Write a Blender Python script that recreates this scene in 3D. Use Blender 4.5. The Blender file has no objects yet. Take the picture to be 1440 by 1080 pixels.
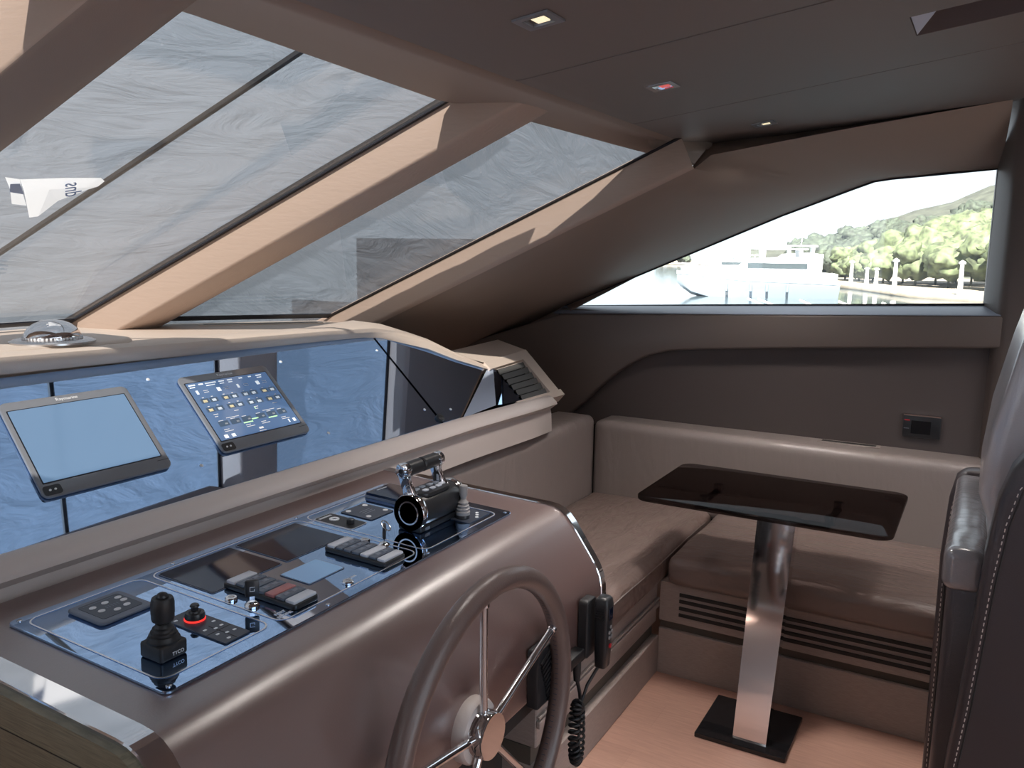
import bpy, bmesh, math, random
from mathutils import Vector, Matrix, noise
R = math.radians
random.seed(7)
SC = bpy.context.scene
COL = SC.collection

# ---------------------------------------------------------------- camera, sky, sun, exposure
# X = starboard, Y = towards the bow, Z = up, metres; wheelhouse floor at z = 0
cam_d = bpy.data.cameras.new('camera'); cam = bpy.data.objects.new('camera', cam_d); COL.objects.link(cam)
cam_d.sensor_width = 36.0; cam_d.lens = 29.65; cam_d.clip_start = 0.02; cam_d.clip_end = 3000
_r = Vector((0.49433, -0.86915, 0.01480)); _u = Vector((0.12902, 0.09020, 0.98753)); _f = Vector((0.85965, 0.48626, -0.15672))
_m = Matrix((( _r.x, _u.x, -_f.x), (_r.y, _u.y, -_f.y), (_r.z, _u.z, -_f.z)))
cam.matrix_world = Matrix.Translation((0, 0, 1.45)) @ _m.to_quaternion().to_matrix().to_4x4()
SC.camera = cam

world = bpy.data.worlds.new('world'); SC.world = world; world.use_nodes = True
wn = world.node_tree; wn.nodes['Background'].inputs[0].default_value = (0.78, 0.89, 1.0, 1); wn.nodes['Background'].inputs[1].default_value = 2.6

sun_d = bpy.data.lights.new('sun', 'SUN'); sun = bpy.data.objects.new('sun', sun_d); COL.objects.link(sun)
sun_d.energy = 60.0; sun_d.angle = R(0.6); sun_d.color = (1.0, 0.95, 0.87)
sun.rotation_euler = Vector((0.75, 0.15, -0.66)).to_track_quat('-Z', 'Y').to_euler()
sun.location = (-6, 0, 8)

SC.view_settings.view_transform = 'Standard'; SC.view_settings.look = 'None'
SC.view_settings.exposure = 0.0; SC.view_settings.gamma = 1.0
try: SC.view_settings.use_curve_mapping = False
except Exception: pass
try:
    SC.cycles.max_bounces = 10; SC.cycles.diffuse_bounces = 5; SC.cycles.transparent_max_bounces = 12
except Exception: pass

# ---------------------------------------------------------------- materials
def new_mat(name):
    m = bpy.data.materials.new(name); m.use_nodes = True
    return m, m.node_tree, m.node_tree.nodes['Principled BSDF']
def mat(name, col, rough=0.5, metal=0.0, spec=0.5, bump=0.0, scale=60.0, stretch=(1,1,1), var=0.0, tint=None, ior=None, coat=0.0, detail=4, emis=None, estr=0.0):
    m, nt, b = new_mat(name); N = nt.nodes; L = nt.links
    b.inputs['Base Color'].default_value = (*col, 1); b.inputs['Roughness'].default_value = rough; b.inputs['Metallic'].default_value = metal
    b.inputs['Specular IOR Level'].default_value = spec
    if tint: b.inputs['Specular Tint'].default_value = (*tint, 1)
    if ior: b.inputs['IOR'].default_value = ior
    if coat: b.inputs['Coat Weight'].default_value = coat; b.inputs['Coat Roughness'].default_value = 0.08
    if emis: b.inputs['Emission Color'].default_value = (*emis, 1); b.inputs['Emission Strength'].default_value = estr
    if bump or var:
        tc = N.new('ShaderNodeTexCoord'); mp = N.new('ShaderNodeMapping'); mp.inputs['Scale'].default_value = stretch
        L.new(tc.outputs['Object'], mp.inputs['Vector'])
        nz = N.new('ShaderNodeTexNoise'); nz.inputs['Scale'].default_value = scale; nz.inputs['Detail'].default_value = detail
        L.new(mp.outputs['Vector'], nz.inputs['Vector'])
        if bump:
            bp = N.new('ShaderNodeBump'); bp.inputs['Strength'].default_value = bump; bp.inputs['Distance'].default_value = 0.01
            L.new(nz.outputs['Fac'], bp.inputs['Height']); L.new(bp.outputs['Normal'], b.inputs['Normal'])
        if var:
            rp = N.new('ShaderNodeValToRGB')
            rp.color_ramp.elements[0].position = 0.3; rp.color_ramp.elements[1].position = 0.7
            rp.color_ramp.elements[0].color = (*[c*(1-var) for c in col], 1); rp.color_ramp.elements[1].color = (*[min(1, c*(1+var)) for c in col], 1)
            L.new(nz.outputs['Fac'], rp.inputs['Fac']); L.new(rp.outputs['Color'], b.inputs['Base Color'])
    return m

def leather(name, col, rough=0.42, wrinkle=0.0, stretch=(1,1,1), coat=0.4, crough=0.30, cior=1.5):
    m, nt, b = new_mat(name); N = nt.nodes; L = nt.links
    b.inputs['Roughness'].default_value = rough; b.inputs['Base Color'].default_value = (*col, 1)
    b.inputs['Coat Weight'].default_value = coat; b.inputs['Coat Roughness'].default_value = crough; b.inputs['Coat IOR'].default_value = cior; b.inputs['Coat Tint'].default_value = (0.97, 0.98, 1.0, 1)
    tc = N.new('ShaderNodeTexCoord')
    v = N.new('ShaderNodeTexVoronoi'); v.inputs['Scale'].default_value = 320; L.new(tc.outputs['Object'], v.inputs['Vector'])
    bp = N.new('ShaderNodeBump'); bp.inputs['Strength'].default_value = 0.10; bp.inputs['Distance'].default_value = 0.003
    L.new(v.outputs['Distance'], bp.inputs['Height'])
    out = bp.outputs['Normal']
    mp = N.new('ShaderNodeMapping'); mp.inputs['Scale'].default_value = stretch; L.new(tc.outputs['Object'], mp.inputs['Vector'])
    nz = N.new('ShaderNodeTexNoise'); nz.inputs['Scale'].default_value = 7; nz.inputs['Detail'].default_value = 3; nz.inputs['Distortion'].default_value = 0.6
    L.new(mp.outputs['Vector'], nz.inputs['Vector'])
    if wrinkle:
        b2 = N.new('ShaderNodeBump'); b2.inputs['Strength'].default_value = wrinkle; b2.inputs['Distance'].default_value = 0.03
        L.new(nz.outputs['Fac'], b2.inputs['Height']); L.new(out, b2.inputs['Normal']); out = b2.outputs['Normal']
    L.new(out, b.inputs['Normal'])
    return m

M = {}
M['console_leather'] = leather('console_leather', (0.135, 0.066, 0.055), 0.42, 0.05, coat=1.0, crough=0.36, cior=2.9)
M['seat_leather'] = leather('seat_leather', (0.22, 0.160, 0.140), 0.38, 0.85, (0.7, 3.0, 1))
M['seat_leather_stbd'] = leather('seat_leather_stbd', (0.20, 0.148, 0.130), 0.36, 0.70, (2.6, 0.8, 1))
M['back_leather'] = leather('back_leather', (0.28, 0.235, 0.22), 0.42, 0.22, (2.2, 2.2, 0.6))
M['chair_leather'] = leather('chair_leather', (0.045, 0.035, 0.038), 0.42, 0.15)
M['pad_leather'] = leather('pad_leather', (0.20, 0.19, 0.20), 0.30, 0.30, (5, 1, 1), coat=1.0, crough=0.18, cior=1.7)
M['chair_back_sheen'] = leather('chair_back_sheen_leather', (0.48, 0.45, 0.46), 0.40, 0.08, coat=1.0, crough=0.25, cior=2.2)  # sheen put into the colour: paler than the rest of the chair leather
M['wheel_leather'] = leather('wheel_leather', (0.150, 0.105, 0.094), 0.38, 0.0)
M['vinyl'] = mat('beige_vinyl', (0.265, 0.205, 0.172), 0.55, bump=0.08, scale=500, spec=0.4)
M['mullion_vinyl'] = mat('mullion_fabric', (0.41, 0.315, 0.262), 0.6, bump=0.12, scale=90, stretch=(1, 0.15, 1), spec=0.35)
M['ceiling'] = mat('ceiling_vinyl', (0.165, 0.140, 0.130), 0.6, bump=0.08, scale=500, spec=0.35)
M['dash_vinyl'] = mat('dash_vinyl', (0.64, 0.545, 0.475), 0.5, bump=0.08, scale=400, spec=0.4)
M['ledge_vinyl'] = mat('ledge_vinyl', (0.60, 0.53, 0.50), 0.42, bump=0.05, scale=400)
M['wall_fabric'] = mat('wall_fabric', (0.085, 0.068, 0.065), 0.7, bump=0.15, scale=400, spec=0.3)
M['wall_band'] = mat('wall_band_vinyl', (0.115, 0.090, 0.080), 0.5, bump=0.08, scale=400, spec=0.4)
M['sill'] = mat('sill_vinyl_sky_tint', (0.20, 0.225, 0.285), 0.35, bump=0.03, scale=400)  # blue sky light on the sill put into its colour
M['dark'] = mat('dark_recess', (0.02, 0.018, 0.018), 0.7)
M['rubber'] = mat('black_rubber', (0.014, 0.014, 0.016), 0.5, bump=0.05, scale=300)
M['plastic'] = mat('black_plastic', (0.02, 0.021, 0.024), 0.32)
M['seal'] = mat('black_seal', (0.008, 0.009, 0.016), 0.4)
M['gap'] = mat('recessed_strip', (0.10, 0.085, 0.07), 0.7)
M['base_black'] = mat('polished_black', (0.012, 0.012, 0.014), 0.05, spec=0.6)
M['end_reflection'] = mat('handle_end_reflection', (0.50, 0.58, 0.72), 0.4)  # windscreen reflection on the handle ends, put into the colour
M['chrome'] = mat('chrome', (0.82, 0.82, 0.84), 0.06, 1.0)
M['brushed'] = mat('brushed_steel', (0.62, 0.61, 0.62), 0.25, 1.0)
M['facet_reflection'] = mat('facet_reflection_steel', (0.62, 0.72, 0.90), 0.42, 0.6)  # bright reflection on the corner facet, put into the metal colour
M['glass_black'] = mat('black_gloss_glass', (0.46, 0.67, 1.0), 0.02, 1.0)  # blue of the mirrored windscreen light put into the metal tint
M['display_dark'] = mat('dark_display', (0.004, 0.009, 0.030), 0.05, spec=0.5, ior=1.6, tint=(0.6, 0.75, 1.0))
M['bezel'] = mat('monitor_bezel', (0.19, 0.20, 0.225), 0.30, spec=0.7, coat=0.6)
M['screen_blue'] = mat('screen_backlit', (0.10, 0.15, 0.22), 0.10, spec=0.6, ior=1.8, tint=(0.7, 0.85, 1.0), emis=(0.135, 0.25, 0.42), estr=0.62)
M['screen_map'] = mat('screen_active', (0.05, 0.07, 0.11), 0.08, spec=0.6, ior=1.9, tint=(0.7, 0.85, 1.0), emis=(0.075, 0.15, 0.30), estr=0.85)
M['white_print'] = mat('white_print', (0.80, 0.82, 0.86), 0.5)
M['line_print'] = mat('brightened_print', (0.92, 0.94, 0.98), 0.35, 0.8)  # white print made metallic so it catches more light
M['lit_white'] = mat('lit_white', (0.7, 0.75, 0.8), 0.5, emis=(0.85, 0.92, 1.0), estr=0.65)
M['lit_amber'] = mat('lit_amber', (0.7, 0.6, 0.4), 0.5, emis=(1.0, 0.82, 0.45), estr=0.7)
M['lit_green'] = mat('lit_green', (0.4, 0.7, 0.4), 0.5, emis=(0.55, 0.95, 0.45), estr=0.6)
M['lit_tile'] = mat('lit_tile', (0.03, 0.05, 0.08), 0.4, emis=(0.10, 0.16, 0.25), estr=0.4)
M['red_lit'] = mat('red_ring_light', (0.6, 0.02, 0.02), 0.4, emis=(1.0, 0.04, 0.03), estr=1.2)
M['red'] = mat('red_plastic', (0.55, 0.02, 0.03), 0.35)
M['grey_plastic'] = mat('grey_plastic', (0.33, 0.32, 0.32), 0.45)
M['key_light'] = mat('key_cap_pale', (0.62, 0.66, 0.74), 0.22)
M['key_grey'] = mat('key_cap_grey', (0.10, 0.125, 0.17), 0.25, spec=0.7)
M['keypad'] = mat('keypad_slate', (0.050, 0.062, 0.090), 0.32)
M['keypad_rim'] = mat('keypad_rim', (0.16, 0.19, 0.25), 0.30)
M['key_red'] = mat('key_cap_rose', (0.45, 0.18, 0.18), 0.25)
M['gasket'] = mat('vent_slat_grey', (0.10, 0.098, 0.095), 0.55)
def paper_mat():
    m = bpy.data.materials.new('white_paper'); m.use_nodes = True; nt = m.node_tree; N = nt.nodes
    for n_ in list(N): N.remove(n_)
    o_ = N.new('ShaderNodeOutputMaterial'); t_ = N.new('ShaderNodeBsdfTranslucent'); t_.inputs[0].default_value = (0.95, 0.97, 1.0, 1); d_ = N.new('ShaderNodeBsdfDiffuse'); d_.inputs[0].default_value = (0.85, 0.87, 0.9, 1)
    x_ = N.new('ShaderNodeMixShader'); x_.inputs[0].default_value = 0.78; nt.links.new(d_.outputs[0], x_.inputs[1]); nt.links.new(t_.outputs[0], x_.inputs[2]); nt.links.new(x_.outputs[0], o_.inputs[0]); return m
M['paper'] = paper_mat()
M['paper_blue'] = mat('paper_blue_ink', (0.10, 0.22, 0.50), 0.6)
M['wood_side'] = mat('oak_veneer', (0.20, 0.180, 0.125), 0.45, bump=0.10, scale=18, stretch=(3, 1, 26), var=0.30)
M['base_panel'] = mat('bench_base_laminate', (0.36, 0.305, 0.28), 0.5, bump=0.06, scale=22, stretch=(2, 2, 30), var=0.12)
M['lamp_lens'] = mat('lamp_lens', (0.9, 0.85, 0.7), 0.2, emis=(1.0, 0.86, 0.55), estr=0.9)
M['lamp_red'] = mat('lamp_lens_red', (0.6, 0.04, 0.04), 0.2, emis=(1.0, 0.08, 0.06), estr=0.45)

def floor_mat():
    m, nt, b = new_mat('floor_planks'); N = nt.nodes; L = nt.links
    tc = N.new('ShaderNodeTexCoord'); mp = N.new('ShaderNodeMapping'); mp.inputs['Rotation'].default_value = (0, 0, R(90))
    L.new(tc.outputs['Object'], mp.inputs['Vector'])
    br = N.new('ShaderNodeTexBrick'); br.inputs['Scale'].default_value = 1.0; br.inputs['Brick Width'].default_value = 1.6; br.inputs['Row Height'].default_value = 0.145
    br.inputs['Mortar Size'].default_value = 0.0006; br.inputs['Color1'].default_value = (0.62, 0.37, 0.29, 1); br.inputs['Color2'].default_value = (0.57, 0.34, 0.265, 1); br.inputs['Mortar'].default_value = (0.52, 0.31, 0.24, 1)
    L.new(mp.outputs['Vector'], br.inputs['Vector'])
    nz = N.new('ShaderNodeTexNoise'); nz.inputs['Scale'].default_value = 12; nz.inputs['Detail'].default_value = 6
    mp2 = N.new('ShaderNodeMapping'); mp2.inputs['Scale'].default_value = (12, 1, 1); L.new(tc.outputs['Object'], mp2.inputs['Vector']); L.new(mp2.outputs['Vector'], nz.inputs['Vector'])
    mx = N.new('ShaderNodeMixRGB'); mx.blend_type = 'MULTIPLY'; mx.inputs['Fac'].default_value = 0.35
    L.new(br.outputs['Color'], mx.inputs['Color1']); L.new(nz.outputs['Fac'], mx.inputs['Color2']); L.new(mx.outputs['Color'], b.inputs['Base Color'])
    b.inputs['Roughness'].default_value = 0.38
    return m
M['floor'] = floor_mat()

def schlick(nt, f0=0.04, f90=0.7):
    # two-sided thin glass reflectance
    N = nt.nodes; L = nt.links
    lw = N.new('ShaderNodeLayerWeight'); lw.inputs['Blend'].default_value = 0.5
    pw_ = N.new('ShaderNodeMath'); pw_.operation = 'POWER'; pw_.inputs[1].default_value = 5.0; L.new(lw.outputs['Facing'], pw_.inputs[0])
    ml = N.new('ShaderNodeMath'); ml.operation = 'MULTIPLY_ADD'; ml.inputs[1].default_value = f90-f0; ml.inputs[2].default_value = f0; L.new(pw_.outputs[0], ml.inputs[0])
    return ml.outputs[0]
def glass_mat(name, dirt=0.0, tint=(1, 1, 1)):
    m = bpy.data.materials.new(name); m.use_nodes = True; nt = m.node_tree; N = nt.nodes; L = nt.links
    for n_ in list(N): N.remove(n_)
    out = N.new('ShaderNodeOutputMaterial'); tr = N.new('ShaderNodeBsdfTransparent'); tr.inputs[0].default_value = (*tint, 1)
    gl = N.new('ShaderNodeBsdfGlossy'); gl.inputs['Roughness'].default_value = 0.02
    fr = schlick(nt)
    mx = N.new('ShaderNodeMixShader'); L.new(fr, mx.inputs[0]); L.new(tr.outputs[0], mx.inputs[1]); L.new(gl.outputs[0], mx.inputs[2])
    last = mx.outputs[0]
    if dirt:
        df = N.new('ShaderNodeBsdfTranslucent'); df.inputs[0].default_value = (0.9, 0.92, 0.95, 1)
        tc = N.new('ShaderNodeTexCoord'); mp = N.new('ShaderNodeMapping'); mp.inputs['Scale'].default_value = (1, 30, 2.5)
        L.new(tc.outputs['Object'], mp.inputs['Vector'])
        nz = N.new('ShaderNodeTexNoise'); nz.inputs['Scale'].default_value = 9; nz.inputs['Detail'].default_value = 5; L.new(mp.outputs['Vector'], nz.inputs['Vector'])
        ml = N.new('ShaderNodeMath'); ml.operation = 'MULTIPLY'; ml.inputs[1].default_value = dirt; L.new(nz.outputs['Fac'], ml.inputs[0])
        m2 = N.new('ShaderNodeMixShader'); L.new(ml.outputs[0], m2.inputs[0]); L.new(last, m2.inputs[1]); L.new(df.outputs[0], m2.inputs[2]); last = m2.outputs[0]
    L.new(last, out.inputs[0])
    return m
M['window_glass'] = glass_mat('window_glass', dirt=0.05, tint=(0.80, 0.80, 0.79))
M['screen_glass'] = glass_mat('windscreen_glass')

def tinted_glass():
    m = bpy.data.materials.new('smoked_glass'); m.use_nodes = True; nt = m.node_tree; N = nt.nodes; L = nt.links
    for n_ in list(N): N.remove(n_)
    out = N.new('ShaderNodeOutputMaterial'); tr = N.new('ShaderNodeBsdfTransparent'); tr.inputs[0].default_value = (0.36, 0.32, 0.31, 1)
    gl = N.new('ShaderNodeBsdfGlossy'); gl.inputs['Roughness'].default_value = 0.03; gl.inputs['Color'].default_value = (0.35, 0.34, 0.34, 1)
    fr = schlick(nt)
    mx = N.new('ShaderNodeMixShader'); L.new(fr, mx.inputs[0]); L.new(tr.outputs[0], mx.inputs[1]); L.new(gl.outputs[0], mx.inputs[2])
    L.new(mx.outputs[0], out.inputs[0]); return m
M['smoked'] = tinted_glass()

def cloth_mat():
    m = bpy.data.materials.new('mesh_cover_cloth'); m.use_nodes = True; nt = m.node_tree; N = nt.nodes; L = nt.links
    for n_ in list(N): N.remove(n_)
    out = N.new('ShaderNodeOutputMaterial')
    tc = N.new('ShaderNodeTexCoord')
    mp = N.new('ShaderNodeMapping'); mp.inputs['Scale'].default_value = (1.0, 2.6, 1.0); mp.inputs['Rotation'].default_value = (0, 0, R(24)); L.new(tc.outputs['Object'], mp.inputs['Vector'])
    n1 = N.new('ShaderNodeTexNoise'); n1.inputs['Scale'].default_value = 3.2; n1.inputs['Detail'].default_value = 8; n1.inputs['Distortion'].default_value = 1.2; n1.inputs['Roughness'].default_value = 0.55
    L.new(mp.outputs['Vector'], n1.inputs['Vector'])
    n2 = N.new('ShaderNodeTexNoise'); n2.inputs['Scale'].default_value = 420; n2.inputs['Detail'].default_value = 2; L.new(tc.outputs['Object'], n2.inputs['Vector'])
    b1 = N.new('ShaderNodeBump'); b1.inputs['Strength'].default_value = 0.9; b1.inputs['Distance'].default_value = 0.05; L.new(n1.outputs['Fac'], b1.inputs['Height'])
    b2 = N.new('ShaderNodeBump'); b2.inputs['Strength'].default_value = 0.3; b2.inputs['Distance'].default_value = 0.004; L.new(n2.outputs['Fac'], b2.inputs['Height']); L.new(b1.outputs['Normal'], b2.inputs['Normal'])
    df = N.new('ShaderNodeBsdfDiffuse'); df.inputs[0].default_value = (0.20, 0.205, 0.21, 1); L.new(b2.outputs['Normal'], df.inputs['Normal'])
    tl = N.new('ShaderNodeBsdfTranslucent'); tl.inputs[0].default_value = (0.031, 0.036, 0.044, 1); L.new(b2.outputs['Normal'], tl.inputs['Normal'])
    m1 = N.new('ShaderNodeMixShader'); m1.inputs[0].default_value = 0.5; L.new(df.outputs[0], m1.inputs[1]); L.new(tl.outputs[0], m1.inputs[2])
    tr = N.new('ShaderNodeBsdfTransparent'); tr.inputs[0].default_value = (1, 0.98, 0.96, 1)
    m2 = N.new('ShaderNodeMixShader'); m2.inputs[0].default_value = 0.085; L.new(m1.outputs[0], m2.inputs[1]); L.new(tr.outputs[0], m2.inputs[2])
    L.new(m2.outputs[0], out.inputs[0]); return m
M['cloth'] = cloth_mat()

# ---------------------------------------------------------------- mesh helpers
class MB:
    def __init__(s): s.bm = bmesh.new()
    def quad(s, *pts):
        s.bm.faces.new([s.bm.verts.new(p) for p in pts]); return s
    def box(s, a, b, bev=0.0, seg=2, mtx=None):
        t = bmesh.new()
        x0, y0, z0 = a; x1, y1, z1 = b
        v = [t.verts.new(p) for p in ((x0,y0,z0),(x1,y0,z0),(x1,y1,z0),(x0,y1,z0),(x0,y0,z1),(x1,y0,z1),(x1,y1,z1),(x0,y1,z1))]
        for f in ((0,3,2,1),(4,5,6,7),(0,1,5,4),(1,2,6,5),(2,3,7,6),(3,0,4,7)): t.faces.new([v[i] for i in f])
        if bev: bmesh.ops.bevel(t, geom=t.edges[:], offset=bev, segments=seg, affect='EDGES', profile=0.5)
        s.merge(t, mtx); return s
    def merge(s, t, mtx=None):
        if mtx: bmesh.ops.transform(t, matrix=mtx, verts=t.verts)
        me = bpy.data.meshes.new('tmp'); t.to_mesh(me); t.free(); s.bm.from_mesh(me); bpy.data.meshes.remove(me)
    def prism(s, pts, fn, a, b, bev=0.0, seg=2, mtx=None):
        """polygon pts (u,v) swept from a to b; fn(u, v, w) -> xyz"""
        t = bmesh.new()
        A = [t.verts.new(fn(u, v, a)) for u, v in pts]; B = [t.verts.new(fn(u, v, b)) for u, v in pts]
        n_ = len(pts)
        t.faces.new(A); t.faces.new(B[::-1])
        for i in range(n_): t.faces.new((A[i], B[i], B[(i+1) % n_], A[(i+1) % n_]))
        bmesh.ops.recalc_face_normals(t, faces=t.faces)
        if bev:
            es = [e for e in t.edges if len(e.link_faces) == 2 and e.calc_face_angle(0) > R(40)]
            bmesh.ops.bevel(t, geom=es, offset=bev, segments=seg, affect='EDGES', profile=0.5)
        s.merge(t, mtx); return s
    def loft(s, rings, close=False, caps=True):
        t = bmesh.new(); V = [[t.verts.new(p) for p in r] for r in rings]; n_ = len(rings[0])
        for i in range(len(V)-1):
            for j in range(n_ if close else n_-1):
                k = (j+1) % n_; t.faces.new((V[i][j], V[i][k], V[i+1][k], V[i+1][j]))
        if caps and close: t.faces.new(V[0][::-1]); t.faces.new(V[-1])
        bmesh.ops.recalc_face_normals(t, faces=t.faces)
        s.merge(t); return s
    def tube(s, path, r, n_=12, closed=False, caps=True):
        P_ = [Vector(p) for p in path]; rings = []; N_ = len(P_)
        up = None
        for i, p in enumerate(P_):
            a = P_[(i-1) % N_] if (closed or i > 0) else p; b = P_[(i+1) % N_] if (closed or i < N_-1) else p
            d = (b-a).normalized()
            if up is None:
                up = Vector((0,0,1)) if abs(d.z) < 0.9 else Vector((1,0,0))
            x = d.cross(up).normalized(); y = x.cross(d).normalized(); up = y
            rr = r[i] if isinstance(r, (list, tuple)) else r
            rings.append([p + x*math.cos(2*math.pi*k/n_)*rr + y*math.sin(2*math.pi*k/n_)*rr for k in range(n_)])
        if closed: rings.append(rings[0])
        t = bmesh.new(); V = [[t.verts.new(p) for p in r_] for r_ in (rings[:-1] if closed else rings)]
        if closed: V.append(V[0])
        for i in range(len(V)-1):
            for j in range(n_):
                k = (j+1) % n_; t.faces.new((V[i][j], V[i][k], V[i+1][k], V[i+1][j]))
        if caps and not closed: t.faces.new(V[0][::-1]); t.faces.new(V[-1])
        bmesh.ops.recalc_face_normals(t, faces=t.faces)
        s.merge(t); return s
    def lathe(s, prof, mtx=None, n_=32):
        """prof: (r, z) pairs from bottom to top, revolved around z"""
        t = bmesh.new(); V = []
        for r_, z_ in prof:
            if r_ < 1e-5: V.append([t.verts.new((0,0,z_))])
            else: V.append([t.verts.new((r_*math.cos(2*math.pi*k/n_), r_*math.sin(2*math.pi*k/n_), z_)) for k in range(n_)])
        for i in range(len(V)-1):
            a, b = V[i], V[i+1]
            for j in range(n_):
                k = (j+1) % n_
                if len(a) == 1 and len(b) == 1: continue
                if len(a) == 1: t.faces.new((a[0], b[k], b[j]))
                elif len(b) == 1: t.faces.new((a[j], a[k], b[0]))
                else: t.faces.new((a[j], a[k], b[k], b[j]))
        if len(V[0]) > 1: t.faces.new(V[0][::-1])
        if len(V[-1]) > 1: t.faces.new(V[-1])
        bmesh.ops.recalc_face_normals(t, faces=t.faces)
        s.merge(t, mtx); return s
    def cushion(s, a, b, r=0.04, crown=0.02, n_=22, wr=0.0, freq=6.0, seed=0, mtx=None):
        """a soft rounded box between corners a and b, crowned on top and slightly wrinkled"""
        t = bmesh.new(); bmesh.ops.create_cube(t, size=2.0)
        bmesh.ops.subdivide_edges(t, edges=t.edges[:], cuts=n_, use_grid_fill=True)
        A = Vector(a); B = Vector(b); c = (A+B)/2; h = (B-A)/2
        for v in t.verts:
            q = v.co.copy()
            # crowd samples towards the edges so that the rounding is smooth
            q = Vector([math.copysign(1-(1-abs(k))**1.5, k) for k in q])
            p = Vector((q.x*h.x, q.y*h.y, q.z*h.z))
            ic = Vector([max(-h[i]+r, min(h[i]-r, p[i])) for i in range(3)])
            d = p-ic
            if d.length > 1e-9: p = ic + d.normalized()*r
            if crown and q.z > 0: p.z += crown*(1-q.x**2)*(1-q.y**2)
            w = c+p
            if wr:
                w += Vector((0,0,1))*noise.noise(Vector((w.x*freq, w.y*freq*0.6, w.z*freq+seed)))*wr
            v.co = w
        bmesh.ops.recalc_face_normals(t, faces=t.faces)
        s.merge(t, mtx); return s
    def build(s, name, m, parent=None, smooth=38, loc=None, rot=None):
        me = bpy.data.meshes.new(name); bmesh.ops.remove_doubles(s.bm, verts=s.bm.verts, dist=1e-6); s.bm.to_mesh(me); s.bm.free()
        if smooth:
            me.polygons.foreach_set('use_smooth', [True]*len(me.polygons)); me.set_sharp_from_angle(angle=R(smooth))
        me.materials.append(M[m] if isinstance(m, str) else m)
        o = bpy.data.objects.new(name, me); COL.objects.link(o)
        if parent: o.parent = parent
        if loc: o.location = loc
        if rot: o.rotation_euler = rot
        return o

def tag(o, label, cat, group=None, kind=None):
    o['label'] = label; o['category'] = cat
    if group: o['group'] = group
    if kind: o['kind'] = kind
    return o
def thing(name, label, cat, loc=(0,0,0), group=None, rot=None):
    o = bpy.data.objects.new(name, None); o.empty_display_size = 0.05; COL.objects.link(o); o.location = loc
    if rot: o.rotation_euler = rot
    return tag(o, label, cat, group)
def struct(o, label=None, cat=None):
    o['kind'] = 'structure'
    if label: o['label'] = label
    if cat: o['category'] = cat
    return o
def text(name, s, size, m, parent, mtx, extrude=0.0003, align='CENTER'):
    cu = bpy.data.curves.new(name, 'FONT'); cu.body = s; cu.size = size; cu.extrude = extrude; cu.align_x = align; cu.align_y = 'CENTER'
    tmp = bpy.data.objects.new('tmp_text', cu); COL.objects.link(tmp); bpy.context.view_layer.update()
    me = bpy.data.meshes.new_from_object(tmp.evaluated_get(bpy.context.evaluated_depsgraph_get()))
    bpy.data.objects.remove(tmp); bpy.data.curves.remove(cu)
    me.name = name; me.materials.clear(); me.materials.append(M[m]); o = bpy.data.objects.new(name, me); COL.objects.link(o); o.parent = parent; o.matrix_local = mtx
    return o
YZ = lambda u, v, w: (w, u, v)      # profile in (Y, Z), swept along X
XZ = lambda u, v, w: (u, w, v)
XY = lambda u, v, w: (u, v, w)
def rrect(x0, y0, x1, y1, r, n_=6):
    out = []
    for cx, cy, a0 in ((x1-r, y1-r, 0), (x0+r, y1-r, 90), (x0+r, y0+r, 180), (x1-r, y0+r, 270)):
        for k in range(n_+1):
            a = R(a0+90*k/n_); out.append((cx+r*math.cos(a), cy+r*math.sin(a)))
    return out
def frame_pts(o): return o

# ================================================================ LARGE STRUCTURE
# floor
struct(MB().box((-2.4, -3.6, -0.10), (3.5, 2.92, 0.0)).build('floor', 'floor', smooth=0), 'reddish brown plank floor of the wheelhouse', 'floor')

# ---- windscreen geometry
DW = Vector((-0.171, 0.885, -0.434)).normalized()           # down along the mullions, towards the bow
NC = Vector((0.0, 0.441, 0.897)).normalized()               # centre panes, outward
NR = Vector((0.326, 0.466, 0.822)).normalized()             # starboard pane, outward
M1B = Vector((1.827, 2.812, 1.183)); M2B = Vector((2.577, 2.288, 1.183))
D0 = Vector((-0.135, 0.885, -0.434)).normalized()
M0R = Vector((0.847, 1.479, 1.719)); M0B = M0R + NC*0.112
M0B = M0B + D0*((M0B.z-M1B.z)/abs(D0.z))

def pane(name, a, b, da, db, t, nrm, th, m, lift=0.0):
    """slab between two lines running up from a and b along -da, -db for length t"""
    P4 = [a+da*0.12, b+db*0.12, b-db*t, a-da*t]
    P4 = [p+nrm*lift for p in P4]
    return MB().loft([[p for p in P4], [p+nrm*th for p in P4]], close=True).build(name, m, smooth=0)
LW = 1.68
struct(pane('window_2', M0B+Vector((0.13,0,0)), M1B, D0, DW, LW, NC, 0.008, 'screen_glass'), 'middle raked windscreen pane between two beige mullions', 'window')
struct(pane('window_3', M1B+Vector((0.10,-0.07,0)), M2B, DW, DW, LW, NR, 0.008, 'screen_glass'), 'raked windscreen pane beside the side window', 'window')
LB = M0B + Vector((-1.0, 0, 0)); 
struct(pane('window_1', LB+Vector((0.1,0,0)), M0B, D0, D0, LW, NC, 0.008, 'screen_glass'), 'windscreen pane beyond the dark mullion at upper left', 'window')
LB2 = Vector((-2.4, M1B.y, M1B.z))
struct(pane('window_5', LB2, LB-Vector((0.06,0,0)), Vector((0.0,0.885,-0.434)).normalized(), D0, LW, NC, 0.008, 'screen_glass'), 'port windscreen pane outside the frame', 'window')

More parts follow.
